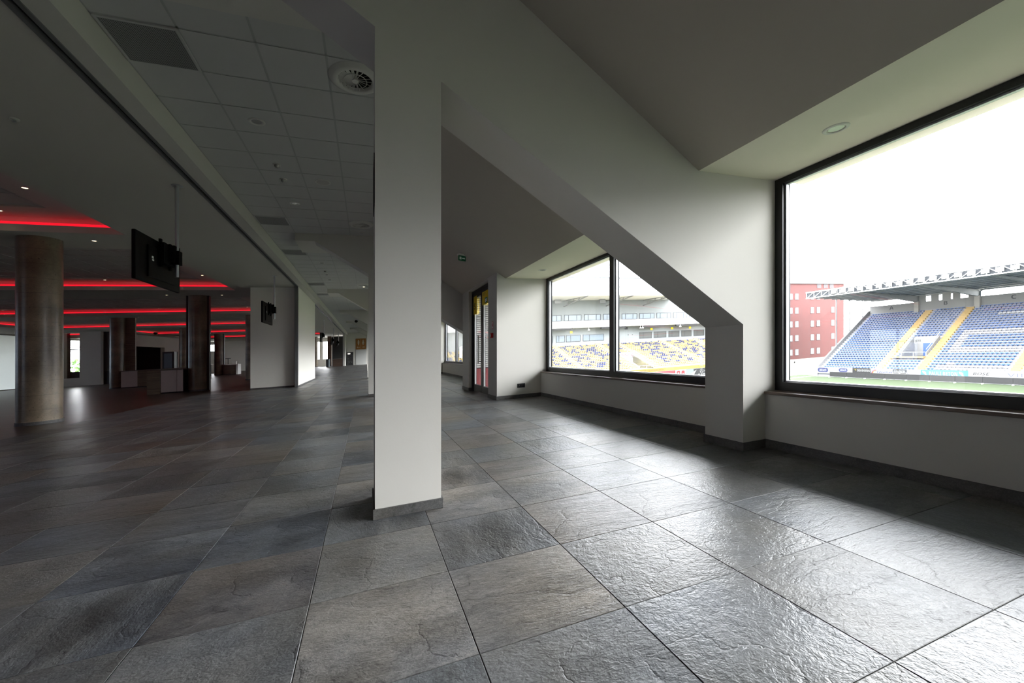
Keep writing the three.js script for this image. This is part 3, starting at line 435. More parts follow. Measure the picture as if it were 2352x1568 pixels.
// ------------------------------------------------------------------ bars and hall furniture
{
  const t = big('bar_counter', 'front bar counter with pink panels and grey end beside the dark column', 'bar counter', [18.4, -7, 0]);
  bigPart('end_panel', RB(18.4, 21.6, -7.63, -7.23, 0, 0.9), MAT.barGrey, t);
  bigPart('front_panel', RB(18.42, 18.46, -7.225, -6.74, 0.05, 0.86), MAT.barPink, t); bigPart('front_panel', RB(18.42, 18.46, -6.73, -6.55, 0.05, 0.86), MAT.barPink, t);
  bigPart('counter_top', RB(18.38, 19.1, -7.23, -6.535, 0.865, 0.9), MAT.barTop, t); bigPart('kickboard', B(18.46, 19.0, -7.22, -6.55, 0, 0.86), MAT.black, t);
  const r = big('bar_counter', 'rear bar counter with pink and grey fronts behind the front bar', 'bar counter', [26.3, -11, 0]);
  bigPart('front_panel', RB(26.3, 26.34, -11.95, -11.28, 0.05, 0.86), MAT.barPink, r); bigPart('front_panel', RB(26.3, 26.34, -11.27, -9.2, 0.05, 0.86), MAT.barGrey, r); bigPart('counter_top', RB(26.27, 27.0, -11.98, -9.2, 0.865, 0.9), MAT.barTop, r); bigPart('kickboard', B(26.34, 26.95, -11.95, -9.2, 0, 0.865), MAT.black, r);
  const f = big('bar_counter', 'far bar counter with brown front and white end panel near the white wall', 'bar counter', [42, -11.4, 0]);
  bigPart('front_panel', RB(42, 42.05, -11.95, -11.4, 0.05, 0.86), MAT.brownPanel, f); bigPart('front_panel', RB(42, 42.05, -11.39, -11.02, 0.05, 0.86), MAT.barGrey, f); bigPart('end_panel', RB(41.98, 42.9, -10.98, -10.84, 0, 0.9), MAT.white, f); bigPart('counter_top', RB(41.97, 42.9, -11.98, -10.98, 0.865, 0.92), MAT.white, f); bigPart('kickboard', B(42.05, 42.8, -11.9, -11.0, 0, 0.865), MAT.black, f);
  const tap = thing('beer_tap', 'slim beer tap column on the far bar counter', 'tap', [42.4, -11.7, 0.92]); part('column', [cyl(0.025, 0.03, 0.5, 0, 0.25, 0, 16), box(0.4, 0.05, 0.06, 0, 0.52, 0)], MAT.darkDoor, tap); part('spout', cyl(0.012, 0.012, 0.12, 0.12, 0.44, 0.05, 10), MAT.alu, tap);
  const bxx = thing('white_box', 'small white box standing on the far bar counter', 'box', [42.4, -11.2, 0.92]); part('body', bx(0.3, 0.22, 0.25, 0, 0.11, 0), MAT.white, bxx); part('lid', bx(0.31, 0.03, 0.26, 0, 0.235, 0), MAT.whitePlastic, bxx);
  const fr = big('drinks_fridge', 'tall dark drinks fridge with a glass door beside the column behind the bar', 'fridge', [33.6, -12.8, 0]); bigPart('cabinet', RB(33.6, 34.2, -13.05, -12.4, 0, 2.0), MAT.black, fr); bigPart('door', RB(33.57, 33.6, -12.95, -12.5, 0.15, 1.9), MAT.farGlass, fr);
}
{ const t = big('high_table', 'small dark high table with white top in front of the far window', 'table', [41, -12.95, 0]); bigPart('table_top', RB(40.7, 41.4, -13.5, -12.5, 0.98, 1.02), MAT.white, t); bigPart('leg', [B(40.8, 41.3, -13.4, -13.3, 0, 0.98)], MAT.black, t); bigPart('leg', [B(40.8, 41.3, -12.9, -12.62, 0, 0.98)], MAT.black, t); }
{ const t = big('folding_partition', 'dark brown folding partition panel at the far end of the corridor', 'partition', [50, -3.1, 0]); bigPart('upper_panel', RB(50, 50.12, -3.68, -2.63, 0.87, 3.44), MAT.darkDoor, t); bigPart('lower_panel', RB(49.99, 50.12, -3.68, -2.63, 0, 0.86), MAT.brownPanel, t); bigPart('edge_profile', [B(49.97, 50.14, -3.74, -3.68, 0, 3.44), B(49.97, 50.14, -2.63, -2.55, 0, 3.44)], MAT.greyMetal, t); }
{ const t = big('brown_panel_pier', 'narrow brown panel pier beside the bright far window', 'panel', [54, -4.3, 0]); bigPart('panel', RB(54, 54.3, -4.55, -4.1, 0, HP), MAT.brownPanel, t); }
{ const t = thing('waste_bin', 'grey waste bin standing beside the brown pier at the far end', 'bin', [49.6, -4.12, 0]); part('body', lathe([[0.17, 0], [0.2, 0.01], [0.21, 0.8], [0.2, 0.88], [0.17, 0.9], [0, 0.9]], 28), MAT.bin, t); part('lid_ring', new THREE.TorusGeometry(0.18, 0.02, 8, 28).rotateX(Math.PI / 2).translate(0, 0.9, 0), MAT.black, t); }
{ const t = thing('vending_machine', 'black vending machine against the far end wall of the corridor', 'vending machine', [52.35, -1.9, 0]); part('cabinet', bx(0.72, 1.58, 0.45, 0, 0.79, 0, 0.01), MAT.black, t); part('display', bx(0.3, 0.16, 0.01, -0.12, 1.4, 0.23, 0.002), new THREE.MeshStandardMaterial({ color: 0xffffff, emissive: new THREE.Color().setRGB(1, 0.95, 0.85), emissiveIntensity: 0.5 }), t); for (const [x, y] of [[-0.16, 1.15], [0.02, 1.15], [0.22, 1.2], [0.08, 0.95], [-0.2, 0.8]]) part('button', bx(0.06, 0.04, 0.01, x, y, 0.23, 0.002), MAT.greyMetal, t); part('delivery_flap', bx(0.5, 0.03, 0.012, 0, 0.5, 0.23, 0.002), MAT.greyMetal, t); part('tray', [bx(0.12, 0.04, 0.012, -0.12, 0.36, 0.23, 0.002), bx(0.1, 0.05, 0.012, 0.18, 0.36, 0.23, 0.002)], MAT.greyMetal, t); }
{ const d = struct('door_3', [B(52.54, 52.6, -1.28, -0.1, 0, 1.86)], MAT.doorGrey);
  const t = big('toilet_sign', 'large orange toilet sign with two white figures and arrows on the end wall', 'sign', [52.5, -0.7, 2.5]);
  const mat = printMat(256, 320, (x, w, h) => { x.fillStyle = '#b3701e'; x.fillRect(0, 0, w, h); x.fillStyle = '#e9dcc8'; x.fillRect(w / 2 - 2, 20, 4, h - 40); for (const [cx, s] of [[70, 0], [186, 1]]) { x.beginPath(); x.arc(cx, 54, 17, 0, 7); x.fill(); if (s) { x.beginPath(); x.moveTo(cx - 14, 76); x.lineTo(cx + 14, 76); x.lineTo(cx + 32, 150); x.lineTo(cx - 32, 150); x.fill(); } else x.fillRect(cx - 22, 76, 44, 74); x.fillRect(cx - 15, 150, 12, 48); x.fillRect(cx + 3, 150, 12, 48); } x.strokeStyle = '#e9dcc8'; x.lineWidth = 9; for (const [cx, s] of [[70, -1], [186, 1]]) { x.beginPath(); x.moveTo(cx - 34 * s, 260); x.lineTo(cx + 34 * s, 260); x.moveTo(cx + 10 * s, 236); x.lineTo(cx + 34 * s, 260); x.lineTo(cx + 10 * s, 284); x.stroke(); } }, 0.6, 0.55);
  bigPart('board', B(52.53, 52.6, -1.28, -0.1, 1.88, 3.2), MAT.orangeSign, t);
  const g = new THREE.PlaneGeometry(1.17, 1.31).translate(-0.69, 2.54, -52.525).applyMatrix4(M4).translate(-t.base.x, -t.base.y, -t.base.z), m = new THREE.Mesh(g, mat); m.name = 'print'; t.add(m);
}

// ------------------------------------------------------------------ outside: pitch and grounds
const HG = -8;
struct('ground', B(-60, 260, 4.2, 260, HG - 0.5, HG - 0.02), MAT.paving);
const pitch = struct('pitch', B(-50, 60.6, 8, 89.3, HG - 0.05, HG), MAT.turf);
struct('pitch_line', [B(-48, 56.9, 87.3, 87.45, HG, HG + 0.01)], MAT.line, pitch); struct('pitch_line', [B(56.8, 56.95, 12, 87.45, HG, HG + 0.01)], MAT.line, pitch); struct('pitch_line', [B(40.3, 40.45, 29, 70, HG, HG + 0.01), B(40.3, 56.9, 69.9, 70.05, HG, HG + 0.01)], MAT.line, pitch);
struct('ground_left', B(-60, 140, -160, -26, -8.5, -8), MAT.paving);

// this stand's roof, out of view, placed to cut high sky light
struct('unseen_roof_canopy', [B(-60, 90, -26, 21, 14, 14.6), ...[-40, -15, 10.5, 35, 60].map((u) => B(u, u + 0.5, -25, 20, 13, 14))], MAT.roofSheet);
for (const u of [-40, -15, 10.5, 35, 60]) struct('unseen_roof_post', B(u, u + 0.5, -25.5, -24.9, -8, 14), MAT.greyMetal);
// stand behind the other goal, out of view, placed to cut low sky light
struct('unseen_far_stand', [polyV([[-52, -8], [-52, -6], [-66, 4], [-66, 10.6], [-68, 10.6], [-68, -8]], 2, 84), polyV([[-48, 9.4], [-68, 9], [-68, 9.8], [-48, 10.3]], 2, 84)], MAT.stadiumConcrete);
// ---- the long stand across the pitch
{
  const t = big('long_stand', 'long roofed grandstand with blue and white seats across the pitch', 'grandstand', [40, 96, HG]);
  const V1 = 88, H1 = -6.25, TR = 0.6, RI = 0.393, N = 27, uA = -60, uB = 55.9;
  const rowV = (i) => V1 + i * TR, rowH = (i) => H1 + i * RI;
  const prof = [[V1 - 0.4, HG]]; prof.push([V1 - 0.4, H1]); for (let i = 0; i < N; i++) { prof.push([rowV(i) + (i ? 0 : 0), rowH(i)]); prof.push([rowV(i + 1), rowH(i)]); } prof.push([rowV(N), rowH(N)]); prof.push([rowV(N) + 2, rowH(N)]); prof.push([rowV(N) + 2, HG]);
  const VOM = [40.75, 44.1];
  const profLow = [[V1 - 0.4, HG], [V1 - 0.4, H1]]; for (let i = 0; i < 6; i++) { profLow.push([rowV(i), rowH(i)]); profLow.push([rowV(i + 1), rowH(i)]); } profLow.push([95.6, rowH(5)]); profLow.push([95.6, HG]);
  const profHigh = [[95.6, HG]]; { const i0 = 13; profHigh.push([95.6, rowH(i0)]); for (let i = i0; i < N; i++) { profHigh.push([rowV(i), rowH(i)]); profHigh.push([rowV(i + 1), rowH(i)]); } profHigh.push([rowV(N) + 2, rowH(N)]); profHigh.push([rowV(N) + 2, HG]); }
  bigPart('terrace', [polyU(prof, uA, VOM[0]), polyU(prof, VOM[1], uB), polyU(profLow, VOM[0], VOM[1]), polyU(profHigh, VOM[0], VOM[1])], MAT.terrace, t);
  const stairs = [[45.2, 46.3], [39.45, 40.5], [29.0, 30.0]];
  for (const [a, b] of stairs) { const g = []; for (let i = 0; i < N; i++) { g.push(B(a, b, rowV(i), rowV(i) + 0.3, rowH(i), rowH(i) + 0.03 + RI / 2)); g.push(B(a, b, rowV(i) + 0.3, rowV(i + 1), rowH(i), rowH(i) + 0.03)); g.push(B(a, b, rowV(i) - 0.03, rowV(i), rowH(i) - RI, rowH(i) + 0.03)); } bigPart('stair', g, MAT.stairYellow, t); }
  const vb = bigPart('vomitory', [polyV([[0, 0], [1, 0], [1, 1], [0, 1]], 95.5, 95.6).scale(1, 1, 1)].slice(1).concat([polyU([[91.4, -4.2], [95.6, -4.2], [95.6, rowH(13) + 0.5], [91.4, rowH(6) + 0.4]], VOM[0] - 0.12, VOM[0]), polyU([[91.4, -4.2], [95.6, -4.2], [95.6, rowH(13) + 0.5], [91.4, rowH(6) + 0.4]], VOM[1], VOM[1] + 0.12)]), MAT.stadiumConcrete, t);
  bigPart('vomitory_door', B(40.78, 42.9, 95.5, 95.58, -4.25, -1.95), MAT.doorBlue, t, vb); bigPart('vomitory_wall', B(42.9, 44.1, 95.5, 95.58, -4.25, -1.95), MAT.stadiumConcrete, t, vb);
  { const m = boardMat(256, 64, (x, w, h) => { x.fillStyle = '#f4f4f2'; x.fillRect(0, 0, w, h); x.fillStyle = '#777'; fitText(x, 'C18', 40, 34, 60, 34); }); bigPart('vomitory_sign', B(40.78, 44.1, 95.44, 95.6, -1.95, -0.95), MAT.panelWhite, t, vb); const g = new THREE.PlaneGeometry(3.2, 0.9).translate(0, 0, 0).rotateY(-Math.PI / 2).translate(95.43, -1.45, -42.45).applyMatrix4(M4).translate(-t.base.x, -t.base.y, -t.base.z), q = new THREE.Mesh(g, m); q.name = 'sign_print'; vb.add(q); }
  bigPart('railing', [barB([40.8, 91.4, -3.4], [44.1, 91.4, -3.4], 0.035), barB([42.4, 91.4, -4.2], [42.4, 91.4, -3.4], 0.03), barB([44.1, 91.4, -4.2], [44.1, 91.4, -3.4], 0.03), barB([44.2, 91.4, rowH(6) + 1.0], [44.2, 95.6, rowH(13) + 1.1], 0.035), barB([40.65, 91.4, rowH(6) + 1.0], [40.65, 95.6, rowH(13) + 1.1], 0.035)], MAT.trussWhite, t);
  bigPart('yellow_platform', B(40.6, 45.2, 90.4, 91.35, -4.4, -4.15), MAT.stairYellow, t);
  // seats
  const seatG = mergeGeometries([box(0.4, 0.03, 0.3, 0, 0.2, 0.04), box(0.38, 0.11, 0.04, 0, 0.27, -0.12), box(0.05, 0.2, 0.2, 0, 0.09, -0.05)].map((g) => g.rotateY(-Math.PI / 2).rotateY(TH)));
  const blue = [], white = [];
  for (let i = 0; i < N; i++) for (let u = uB - 0.8; u > uA; u -= 0.5) {
    if (stairs.some(([a, b]) => u > a - 0.25 && u < b + 0.25) || (u > VOM[0] - 0.4 && u < VOM[1] + 0.4 && i > 4 && i < 14)) continue;
    const isWhite = (u < 38.6 && u > 30.3 && ((i <= 1 && u < 38.3) || (i === 2 && u < 37.2 && u > 36.4) || i === 7 || i === 8 || (i > 8 && i < 14 && u > 37.2) || i === 14 || i === 15)) || (u < 36 && (i === 22)) || (u < 29 && u > 10 && (i + Math.floor(u)) % 7 < 3);
    (isWhite ? white : blue).push(P(u, rowV(i) + 0.4, rowH(i)));
  }
  for (const [list, mat, name] of [[blue, MAT.blueSeat, 'blue_seats'], [white, MAT.whiteSeat, 'white_seats']]) { const im = new THREE.InstancedMesh(seatG, mat, list.length), q = new THREE.Matrix4(); list.forEach((p, k) => im.setMatrixAt(k, q.makeTranslation(p.x - t.base.x, p.y - t.base.y, p.z - t.base.z))); im.name = name; im.userData.kind = 'stuff'; t.add(im); }
  // edge wall, back wall, letters
  bigPart('edge_wall', polyU([[V1 - 0.6, HG], [V1 - 0.6, H1 + 0.25], [rowV(N), rowH(N) + 0.75], [rowV(N) + 2, rowH(N) + 0.75], [rowV(N) + 2, HG]], uB, uB + 0.3), MAT.stadiumConcrete, t);
  const bv = rowV(N) + 0.2, bh = rowH(N);
  bigPart('back_wall', B(uA, uB, bv, bv + 0.3, bh - 1, 6.0), MAT.stadiumConcrete, t);
  const bw = []; for (const [a, b] of [[47.7, 46.5], [45.7, 44.6], [44.1, 42.9], [42.6, 41.6], [40.5, 39.2]]) bw.push(B(Math.min(a, b), Math.max(a, b), bv, bv + 0.2, 6.0, 7.3)); bigPart('upper_wall', bw, MAT.stadiumConcrete, t);
  for (let u = 47.7; u > uA; u -= 8.5) bigPart('pillar', B(u - 0.35, u + 0.35, bv - 0.6, bv, bh - 0.6, 6.1), MAT.baseWall, t);
  for (const [ch, u] of [['A', 52.0], ['B', 43.6], ['C', 35.0]]) { const m = new THREE.MeshStandardMaterial({ map: textTex(64, 64, (x, w, h) => { x.fillStyle = '#7e7e7e'; x.fillRect(0, 0, w, h); x.fillStyle = '#34373c'; fitText(x, ch, 32, 34, 44, 60); }), roughness: 0.85, color: new THREE.Color(0.72, 0.72, 0.72) }); const g = new THREE.PlaneGeometry(1.0, 1.0).rotateY(-Math.PI / 2).translate(bv - 0.02, 5.35, -u).applyMatrix4(M4).translate(-t.base.x, -t.base.y, -t.base.z), q = new THREE.Mesh(g, m); q.name = 'block_letter'; t.add(q); }
  bigPart('drain_pipe', [barB([38.9, bv - 0.2, 6.0], [38.9, bv - 0.2, 6.9], 0.1), barB([38.9, bv - 0.2, 6.9], [38.0, bv - 0.8, 7.2], 0.1)], MAT.roofSheet, t);
  // roof
  const rf = bigPart('roof', polyU([[84.6, 8.15], [107.6, 7.2], [107.6, 7.6], [84.6, 9.05]], uA - 4, 56.2), MAT.roofSheet, t);
  for (let v = 87; v < 106; v += 2.6) bigPart('purlin', polyU([[v, 8.15 - (v - 84.6) * 0.041 - 0.18], [v + 0.16, 8.15 - (v - 84.6) * 0.041 - 0.18], [v + 0.16, 8.15 - (v - 84.6) * 0.041], [v, 8.15 - (v - 84.6) * 0.041]], uA - 4, 56.1), MAT.roofSheet, t, rf);
  for (let u = 47.7; u > uA; u -= 8.5) bigPart('roof_girder', polyU([[84.8, 8.1], [bv, 7.2], [bv, 6.05], [bv - 1, 6.05]], u - 0.2, u + 0.2), MAT.cladding, t, rf);
  bigPart('added_dark_strip', B(uA - 4, 56.2, 84.56, 84.6, 8.16, 9.04), std(col(30, 33, 38), 0.8), t, rf);  // dark strip added behind the lattice so its gaps read dark
  const truss = bigPart('truss', [B(uA - 4, 56.2, 84.35, 84.5, 9.05, 9.25), B(uA - 4, 56.2, 84.35, 84.5, 7.9, 8.05)], MAT.trussWhite, t);
  const dg = []; for (let u = 56.1, k = 0; u > uA - 3; u -= 1.4, k++) { dg.push(barB([u, 84.42, 8.0], [u, 84.42, 9.1], 0.05)); const up = Math.floor(k / 6) % 2; dg.push(barB([u, 84.42, up ? 9.1 : 8.0], [u - 1.4, 84.42, up ? 8.0 : 9.1], 0.05)); } bigPart('diagonals', dg, MAT.trussWhite, t, truss);
  // glazed side screen
  const scr = bigPart('side_screen_frame', [93.6, 97.9, 102.2].map((v) => B(56.02, 56.2, v - 0.1, v + 0.1, H1 + (v - V1) * 0.655, 8.15 - (v - 84.6) * 0.041)), MAT.greyMetal, t);
  const tr = []; for (let h = -1.5; h < 7.4; h += 1.05) { const v0 = Math.max(93.6, V1 + (h - H1) / 0.655), v1 = 106; tr.push(barB([56.1, v0, h], [56.1, v1, h], 0.035)); } bigPart('screen_transoms', tr, MAT.greyMetal, t, scr);
  // row of lamps: each its own thing
  const fl = thing('floodlight', 'white rectangular floodlight on the front truss of the long stand roof', 'floodlight', [51.0, 84.2, 8.55], 0, 'floodlights along the long stand roof truss');
  part('housing', [bx(0.2, 0.62, 0.78, 0, 0, 0, 0.02)], MAT.whitePlastic, fl); part('lens', bx(0.02, 0.5, 0.66, -0.11, 0, 0, 0.01), MAT.white, fl); part('yoke', [box(0.06, 0.06, 0.86, 0.06, 0.3, 0), box(0.3, 0.05, 0.05, 0.15, 0.3, 0)], MAT.trussWhite, fl);
  for (let k = 1; k < 19; k++) { const u = 51.0 - (k < 3 ? k * 1.5 : 3 + (k - 2) * 1.42); copyOf(fl, [u, 84.2, 8.55]); }
}
// boards before the long stand
function board(name, label, u0, u1, v, h0, h1, mat, group) { const b = big(name, label, 'advertising board', [(u0 + u1) / 2, v, h0], group); bigPart('panel', B(u0, u1, v, v + 0.08, h0, h1), MAT.panelWhite, b); const g = new THREE.PlaneGeometry(u1 - u0, h1 - h0).rotateY(-Math.PI / 2).translate(v - 0.01, (h0 + h1) / 2, -(u0 + u1) / 2).applyMatrix4(M4).translate(-b.base.x, -b.base.y, -b.base.z), q = new THREE.Mesh(g, mat); q.name = 'print'; b.add(q); return b; }
{
  const pill = boardMat(256, 96, (x, w, h) => { x.fillStyle = '#f6f6f6'; x.fillRect(0, 0, w, h); x.fillStyle = '#2c3f9c'; x.beginPath(); x.roundRect(20, 14, w - 40, h - 34, 30); x.fill(); x.fillStyle = '#fff'; fitText(x, 'idéach', w / 2, 46, 150, 52); });
  board('advertising_board', 'white board with a blue rounded logo at the left end of the long stand', 53.6, 55.9, 87.2, -7.35, -6.05, pill);
  board('advertising_board', 'white board with a blue rounded logo left of the black sportswear board', 49.5, 53.58, 87.2, -7.35, -6.05, boardMat(400, 110, (x, w, h) => { x.fillStyle = '#f6f6f6'; x.fillRect(0, 0, w, h); x.fillStyle = '#2c3f9c'; x.beginPath(); x.roundRect(170, 16, 150, h - 50, 30); x.fill(); x.fillStyle = '#fff'; fitText(x, 'idéach', 245, 46, 110, 46); }));
  board('advertising_board', 'black board with white capital lettering and a small yellow emblem', 46.55, 49.48, 87.2, -7.0, -6.1, boardMat(512, 128, (x, w, h) => { x.fillStyle = '#17181c'; x.fillRect(0, 0, w, h); x.fillStyle = '#e8c820'; x.beginPath(); x.moveTo(40, 30); x.lineTo(110, 40); x.lineTo(100, 80); x.lineTo(80, 56); x.fill(); x.fillStyle = '#fff'; fitText(x, 'DIADORA', 310, 66, 360, 78); }));
  board('advertising_board', 'white board with blue italic lettering and a rainbow arc', 43.3, 46.5, 87.2, -7.1, -6.1, boardMat(512, 144, (x, w, h) => { x.fillStyle = '#fafafa'; x.fillRect(0, 0, w, h); ['#7a3a9c', '#d8362e', '#f08a20', '#f4d040'].forEach((c, k) => { x.strokeStyle = c; x.lineWidth = 12; x.beginPath(); x.arc(110, 130, 96 - k * 12, Math.PI, Math.PI * 1.6); x.stroke(); }); x.fillStyle = '#4252a8'; fitText(x, 'Vavantas', 320, 84, 370, 92, 'italic bold'); }));
  board('advertising_board', 'black board with white script lettering right of the rainbow board', 41.3, 43.28, 87.2, -7.1, -6.1, boardMat(320, 144, (x, w, h) => { x.fillStyle = '#fafafa'; x.fillRect(0, 0, w, h); x.fillStyle = '#1b1b1e'; x.fillRect(0, 8, w, 80); x.fillStyle = '#fff'; fitText(x, 'Lingerie', 150, 54, 250, 74, 'italic bold', 'serif'); x.fillStyle = '#333'; x.fillRect(10, 104, 130, 14); x.fillRect(170, 104, 130, 14); }));
  board('advertising_board', 'sky blue board with white capital lettering between two white birds', 33.85, 39.5, 87.2, -7.2, -6.1, boardMat(800, 140, (x, w, h) => { x.fillStyle = '#58c0e8'; x.fillRect(0, 0, w, h); x.fillStyle = '#fff'; fitText(x, 'PAULI BETON', 390, 74, 490, 104); for (const cx of [70, 690]) { x.beginPath(); x.ellipse(cx, 62, 38, 24, 0.7, 0, 7); x.fill(); x.beginPath(); x.ellipse(cx - 24, 40, 16, 14, 0, 0, 7); x.fill(); x.beginPath(); x.moveTo(cx, 60); x.lineTo(cx + 50, 116); x.lineTo(cx + 10, 116); x.fill(); } }));
  board('advertising_board', 'white board with slanted black capital lettering', 31.2, 33.8, 87.2, -7.2, -6.05, boardMat(512, 200, (x, w, h) => { x.fillStyle = '#fafafa'; x.fillRect(0, 0, w, h); x.fillStyle = '#3a3840'; x.save(); x.transform(1, 0, -0.35, 1, 40, 0); fitText(x, 'BOSE', 250, 90, 350, 96, 'bold'); x.restore(); x.fillRect(60, 132, 380, 4); }));
  board('advertising_board', 'white board with thin grey capital lettering at the right picture edge', 22, 31.15, 87.2, -7.25, -6.05, boardMat(1200, 180, (x, w, h) => { x.fillStyle = '#fafafa'; x.fillRect(0, 0, w, h); x.fillStyle = '#8a92b0'; fitText(x, 'VIDEOCLUB', 620, 84, 900, 110, 'normal'); }));
  const lb = big('perimeter_board', 'long low black perimeter board along the touchline before the long stand', 'advertising board', [40, 86.5, HG]);
  for (let k = 0; k < 12; k++) { const a = 53.1 - k * 3.0; bigPart(k ? 'panel_' + String(k).padStart(3, '0') : 'panel', B(a - 2.98, a, 86.6, 86.75, HG + 0.12, -6.95), MAT.boardBlack, lb); }
  bigPart('feet', [...Array(13)].map((_, k) => B(53.0 - k * 3, 53.1 - k * 3, 86.2, 86.7, HG, HG + 0.13)), MAT.trussWhite, lb);
}
// ---- the end stand behind the goal
{
  const t = big('end_stand', 'end stand behind the goal with yellow and blue seats below two rows of boxes', 'grandstand', [70, 55, HG]);
  const N = 19, u0 = 65, h0 = -4.1, TR = 0.745, RI = 0.28, vA = 10, vB = 84, ru = (i) => u0 + i * TR, rh = (i) => h0 + i * RI, VOM = [50.2, 53.6];
  const prof = (i0) => { const p = [[ru(i0), HG]]; for (let i = i0; i < N; i++) { p.push([ru(i), rh(i)]); p.push([ru(i + 1), rh(i)]); } p.push([ru(N) + 3, rh(N - 1)]); p.push([ru(N) + 3, HG]); return p; };
  const low = () => { const p = [[ru(0), HG], [ru(0), rh(0) - 0.3], [ru(9), rh(0) - 0.3], [ru(9), HG]]; return p; };
  bigPart('terrace', [polyV(prof(0), vA, VOM[0]), polyV(prof(0), VOM[1], vB), polyV(prof(9), VOM[0], VOM[1]), polyV(low(), VOM[0], VOM[1])], std(col(136, 130, 106), 0.8), t);
  const vm = bigPart('vomitory', [polyV([[ru(0), -4.6], [ru(9), -4.6], [ru(9), rh(9) + 0.3], [ru(0), rh(0) + 0.3]], VOM[0] - 0.15, VOM[0]), polyV([[ru(0), -4.6], [ru(9), -4.6], [ru(9), rh(9) + 0.3], [ru(0), rh(0) + 0.3]], VOM[1], VOM[1] + 0.15)], MAT.baseWall, t);
  bigPart('vomitory_wall', B(ru(9) - 0.1, ru(9), VOM[0], VOM[1], -4.4, rh(9) + 0.4), MAT.panelWhite, t, vm); bigPart('vomitory_opening', B(ru(9) - 0.2, ru(9) - 0.1, VOM[0] + 0.6, VOM[1] - 0.8, -4.4, -2.9), MAT.shadeBlack, t, vm);  // flat black panel on the wall stands for the shaded opening
  { const m = boardMat(256, 80, (x, w, h) => { x.fillStyle = '#f6f4f4'; x.fillRect(0, 0, w, h); x.fillStyle = '#c23a5a'; fitText(x, 'MATHYS', 110, 42, 170, 58, 'normal'); x.strokeStyle = '#c23a5a'; x.lineWidth = 6; x.beginPath(); x.moveTo(246, 20); x.lineTo(214, 40); x.lineTo(246, 62); x.stroke(); }); const g = new THREE.PlaneGeometry(3.4, 1.05).translate((VOM[0] + VOM[1]) / 2, rh(9) - 0.15, -(ru(9) - 0.22)).applyMatrix4(M4).translate(-t.base.x, -t.base.y, -t.base.z), q = new THREE.Mesh(g, m); q.name = 'vomitory_sign'; vm.add(q); }
  bigPart('railing', [barB([u0, VOM[0], -3.75], [u0, VOM[1], -3.75], 0.04), barB([u0, VOM[0], -4.3], [u0, VOM[0], -3.75], 0.04), barB([u0, (VOM[0] + VOM[1]) / 2, -4.3], [u0, (VOM[0] + VOM[1]) / 2, -3.75], 0.04), barB([u0, VOM[1], -4.3], [u0, VOM[1], -3.75], 0.04), barB([u0, VOM[1] + 0.1, rh(0) + 0.9], [ru(9), VOM[1] + 0.1, rh(9) + 0.9], 0.04)], MAT.trussWhite, t);
  const aisles = [[24, 25.2], [37.6, 38.8], [48.6, 49.9], [53.9, 55.1], [66.3, 67.5], [77, 78.2]];
  const seatG = mergeGeometries([box(0.4, 0.03, 0.32, 0, 0.14, 0.06), box(0.38, 0.15, 0.05, 0, 0.22, -0.12), box(0.05, 0.16, 0.2, 0, 0.08, -0.05)].map((g) => g.rotateY(TH)));
  const yl = [], bl = []; let run = 0, isBlue = false;
  for (let i = 0; i < N - 1; i++) { run = 0; for (let v = vA + 0.3; v < vB; v += 0.52) {
    if (aisles.some(([a, b]) => v > a - 0.2 && v < b + 0.2) || (i < 10 && v > VOM[0] - 0.3 && v < VOM[1] + 0.3)) { run = 0; continue; }
    if (run-- <= 0) { const dense = 0.2 + 0.26 * (i / N); isBlue = !isBlue && rnd() < dense * 1.7 && !(v > 53 && v < 58 && i < 17) && i > 1; run = isBlue ? Math.floor(rnd() * rnd() * 6) : Math.floor(rnd() * 3); }
    (isBlue ? bl : yl).push(P(ru(i) + 0.5, v, rh(i)));
  } }
  for (const [list, mat, name] of [[yl, MAT.yellowSeat, 'yellow_seats'], [bl, MAT.darkBlueSeat, 'blue_seats']]) { const im = new THREE.InstancedMesh(seatG, mat, list.length), q = new THREE.Matrix4(); list.forEach((p, k) => im.setMatrixAt(k, q.makeTranslation(p.x - t.base.x, p.y - t.base.y, p.z - t.base.z))); im.name = name; im.userData.kind = 'stuff'; t.add(im); }
  for (const [a, b] of aisles) { const g = []; for (let i = 0; i < N; i++) { g.push(B(ru(i), ru(i) + TR / 2, a, b, rh(i), rh(i) + 0.16)); g.push(B(ru(i) + TR / 2, ru(i + 1), a, b, rh(i), rh(i) + 0.02)); } bigPart('aisle_steps', g, MAT.stairYellow, t); }
  const par = bigPart('front_parapet', B(63.85, 64.05, vA, vB, -4.98, -4.36), MAT.banner, t); bigPart('walkway', B(64.05, 65, vA, vB, -4.98, -4.75), MAT.baseWall, t);
  { const m = boardMat(512, 40, (x, w, h) => { x.fillStyle = '#f2c63c'; x.fillRect(0, 0, w, h); x.fillStyle = '#4c3c08'; fitText(x, 'gilen woonprojecten', w / 2, 20, 470, 34, 'normal'); }); const g = new THREE.PlaneGeometry(8.5, 0.56).translate(51.2, -4.67, -63.84).applyMatrix4(M4).translate(-t.base.x, -t.base.y, -t.base.z), q = new THREE.Mesh(g, m); q.name = 'parapet_print'; par.add(q); }
  bigPart('front_wall', B(64.6, 64.9, vA, vB, HG, -4.9), MAT.stadiumConcrete, t);
  // lower wall with its boxes
  const U1 = 80.6, lower = bigPart('box_wall', B(U1, U1 + 0.4, vA, vB, rh(N - 1), 4.85), MAT.cladding, t);
  const wins = [[36.6, 39.0], [39.8, 42.0], [42.3, 46.0], [46.6, 52.2], [62.2, 65.9], [66.5, 70.3], [71.0, 74.4], [75.0, 78.3], [79, 82.5], [24, 28], [29, 33]];
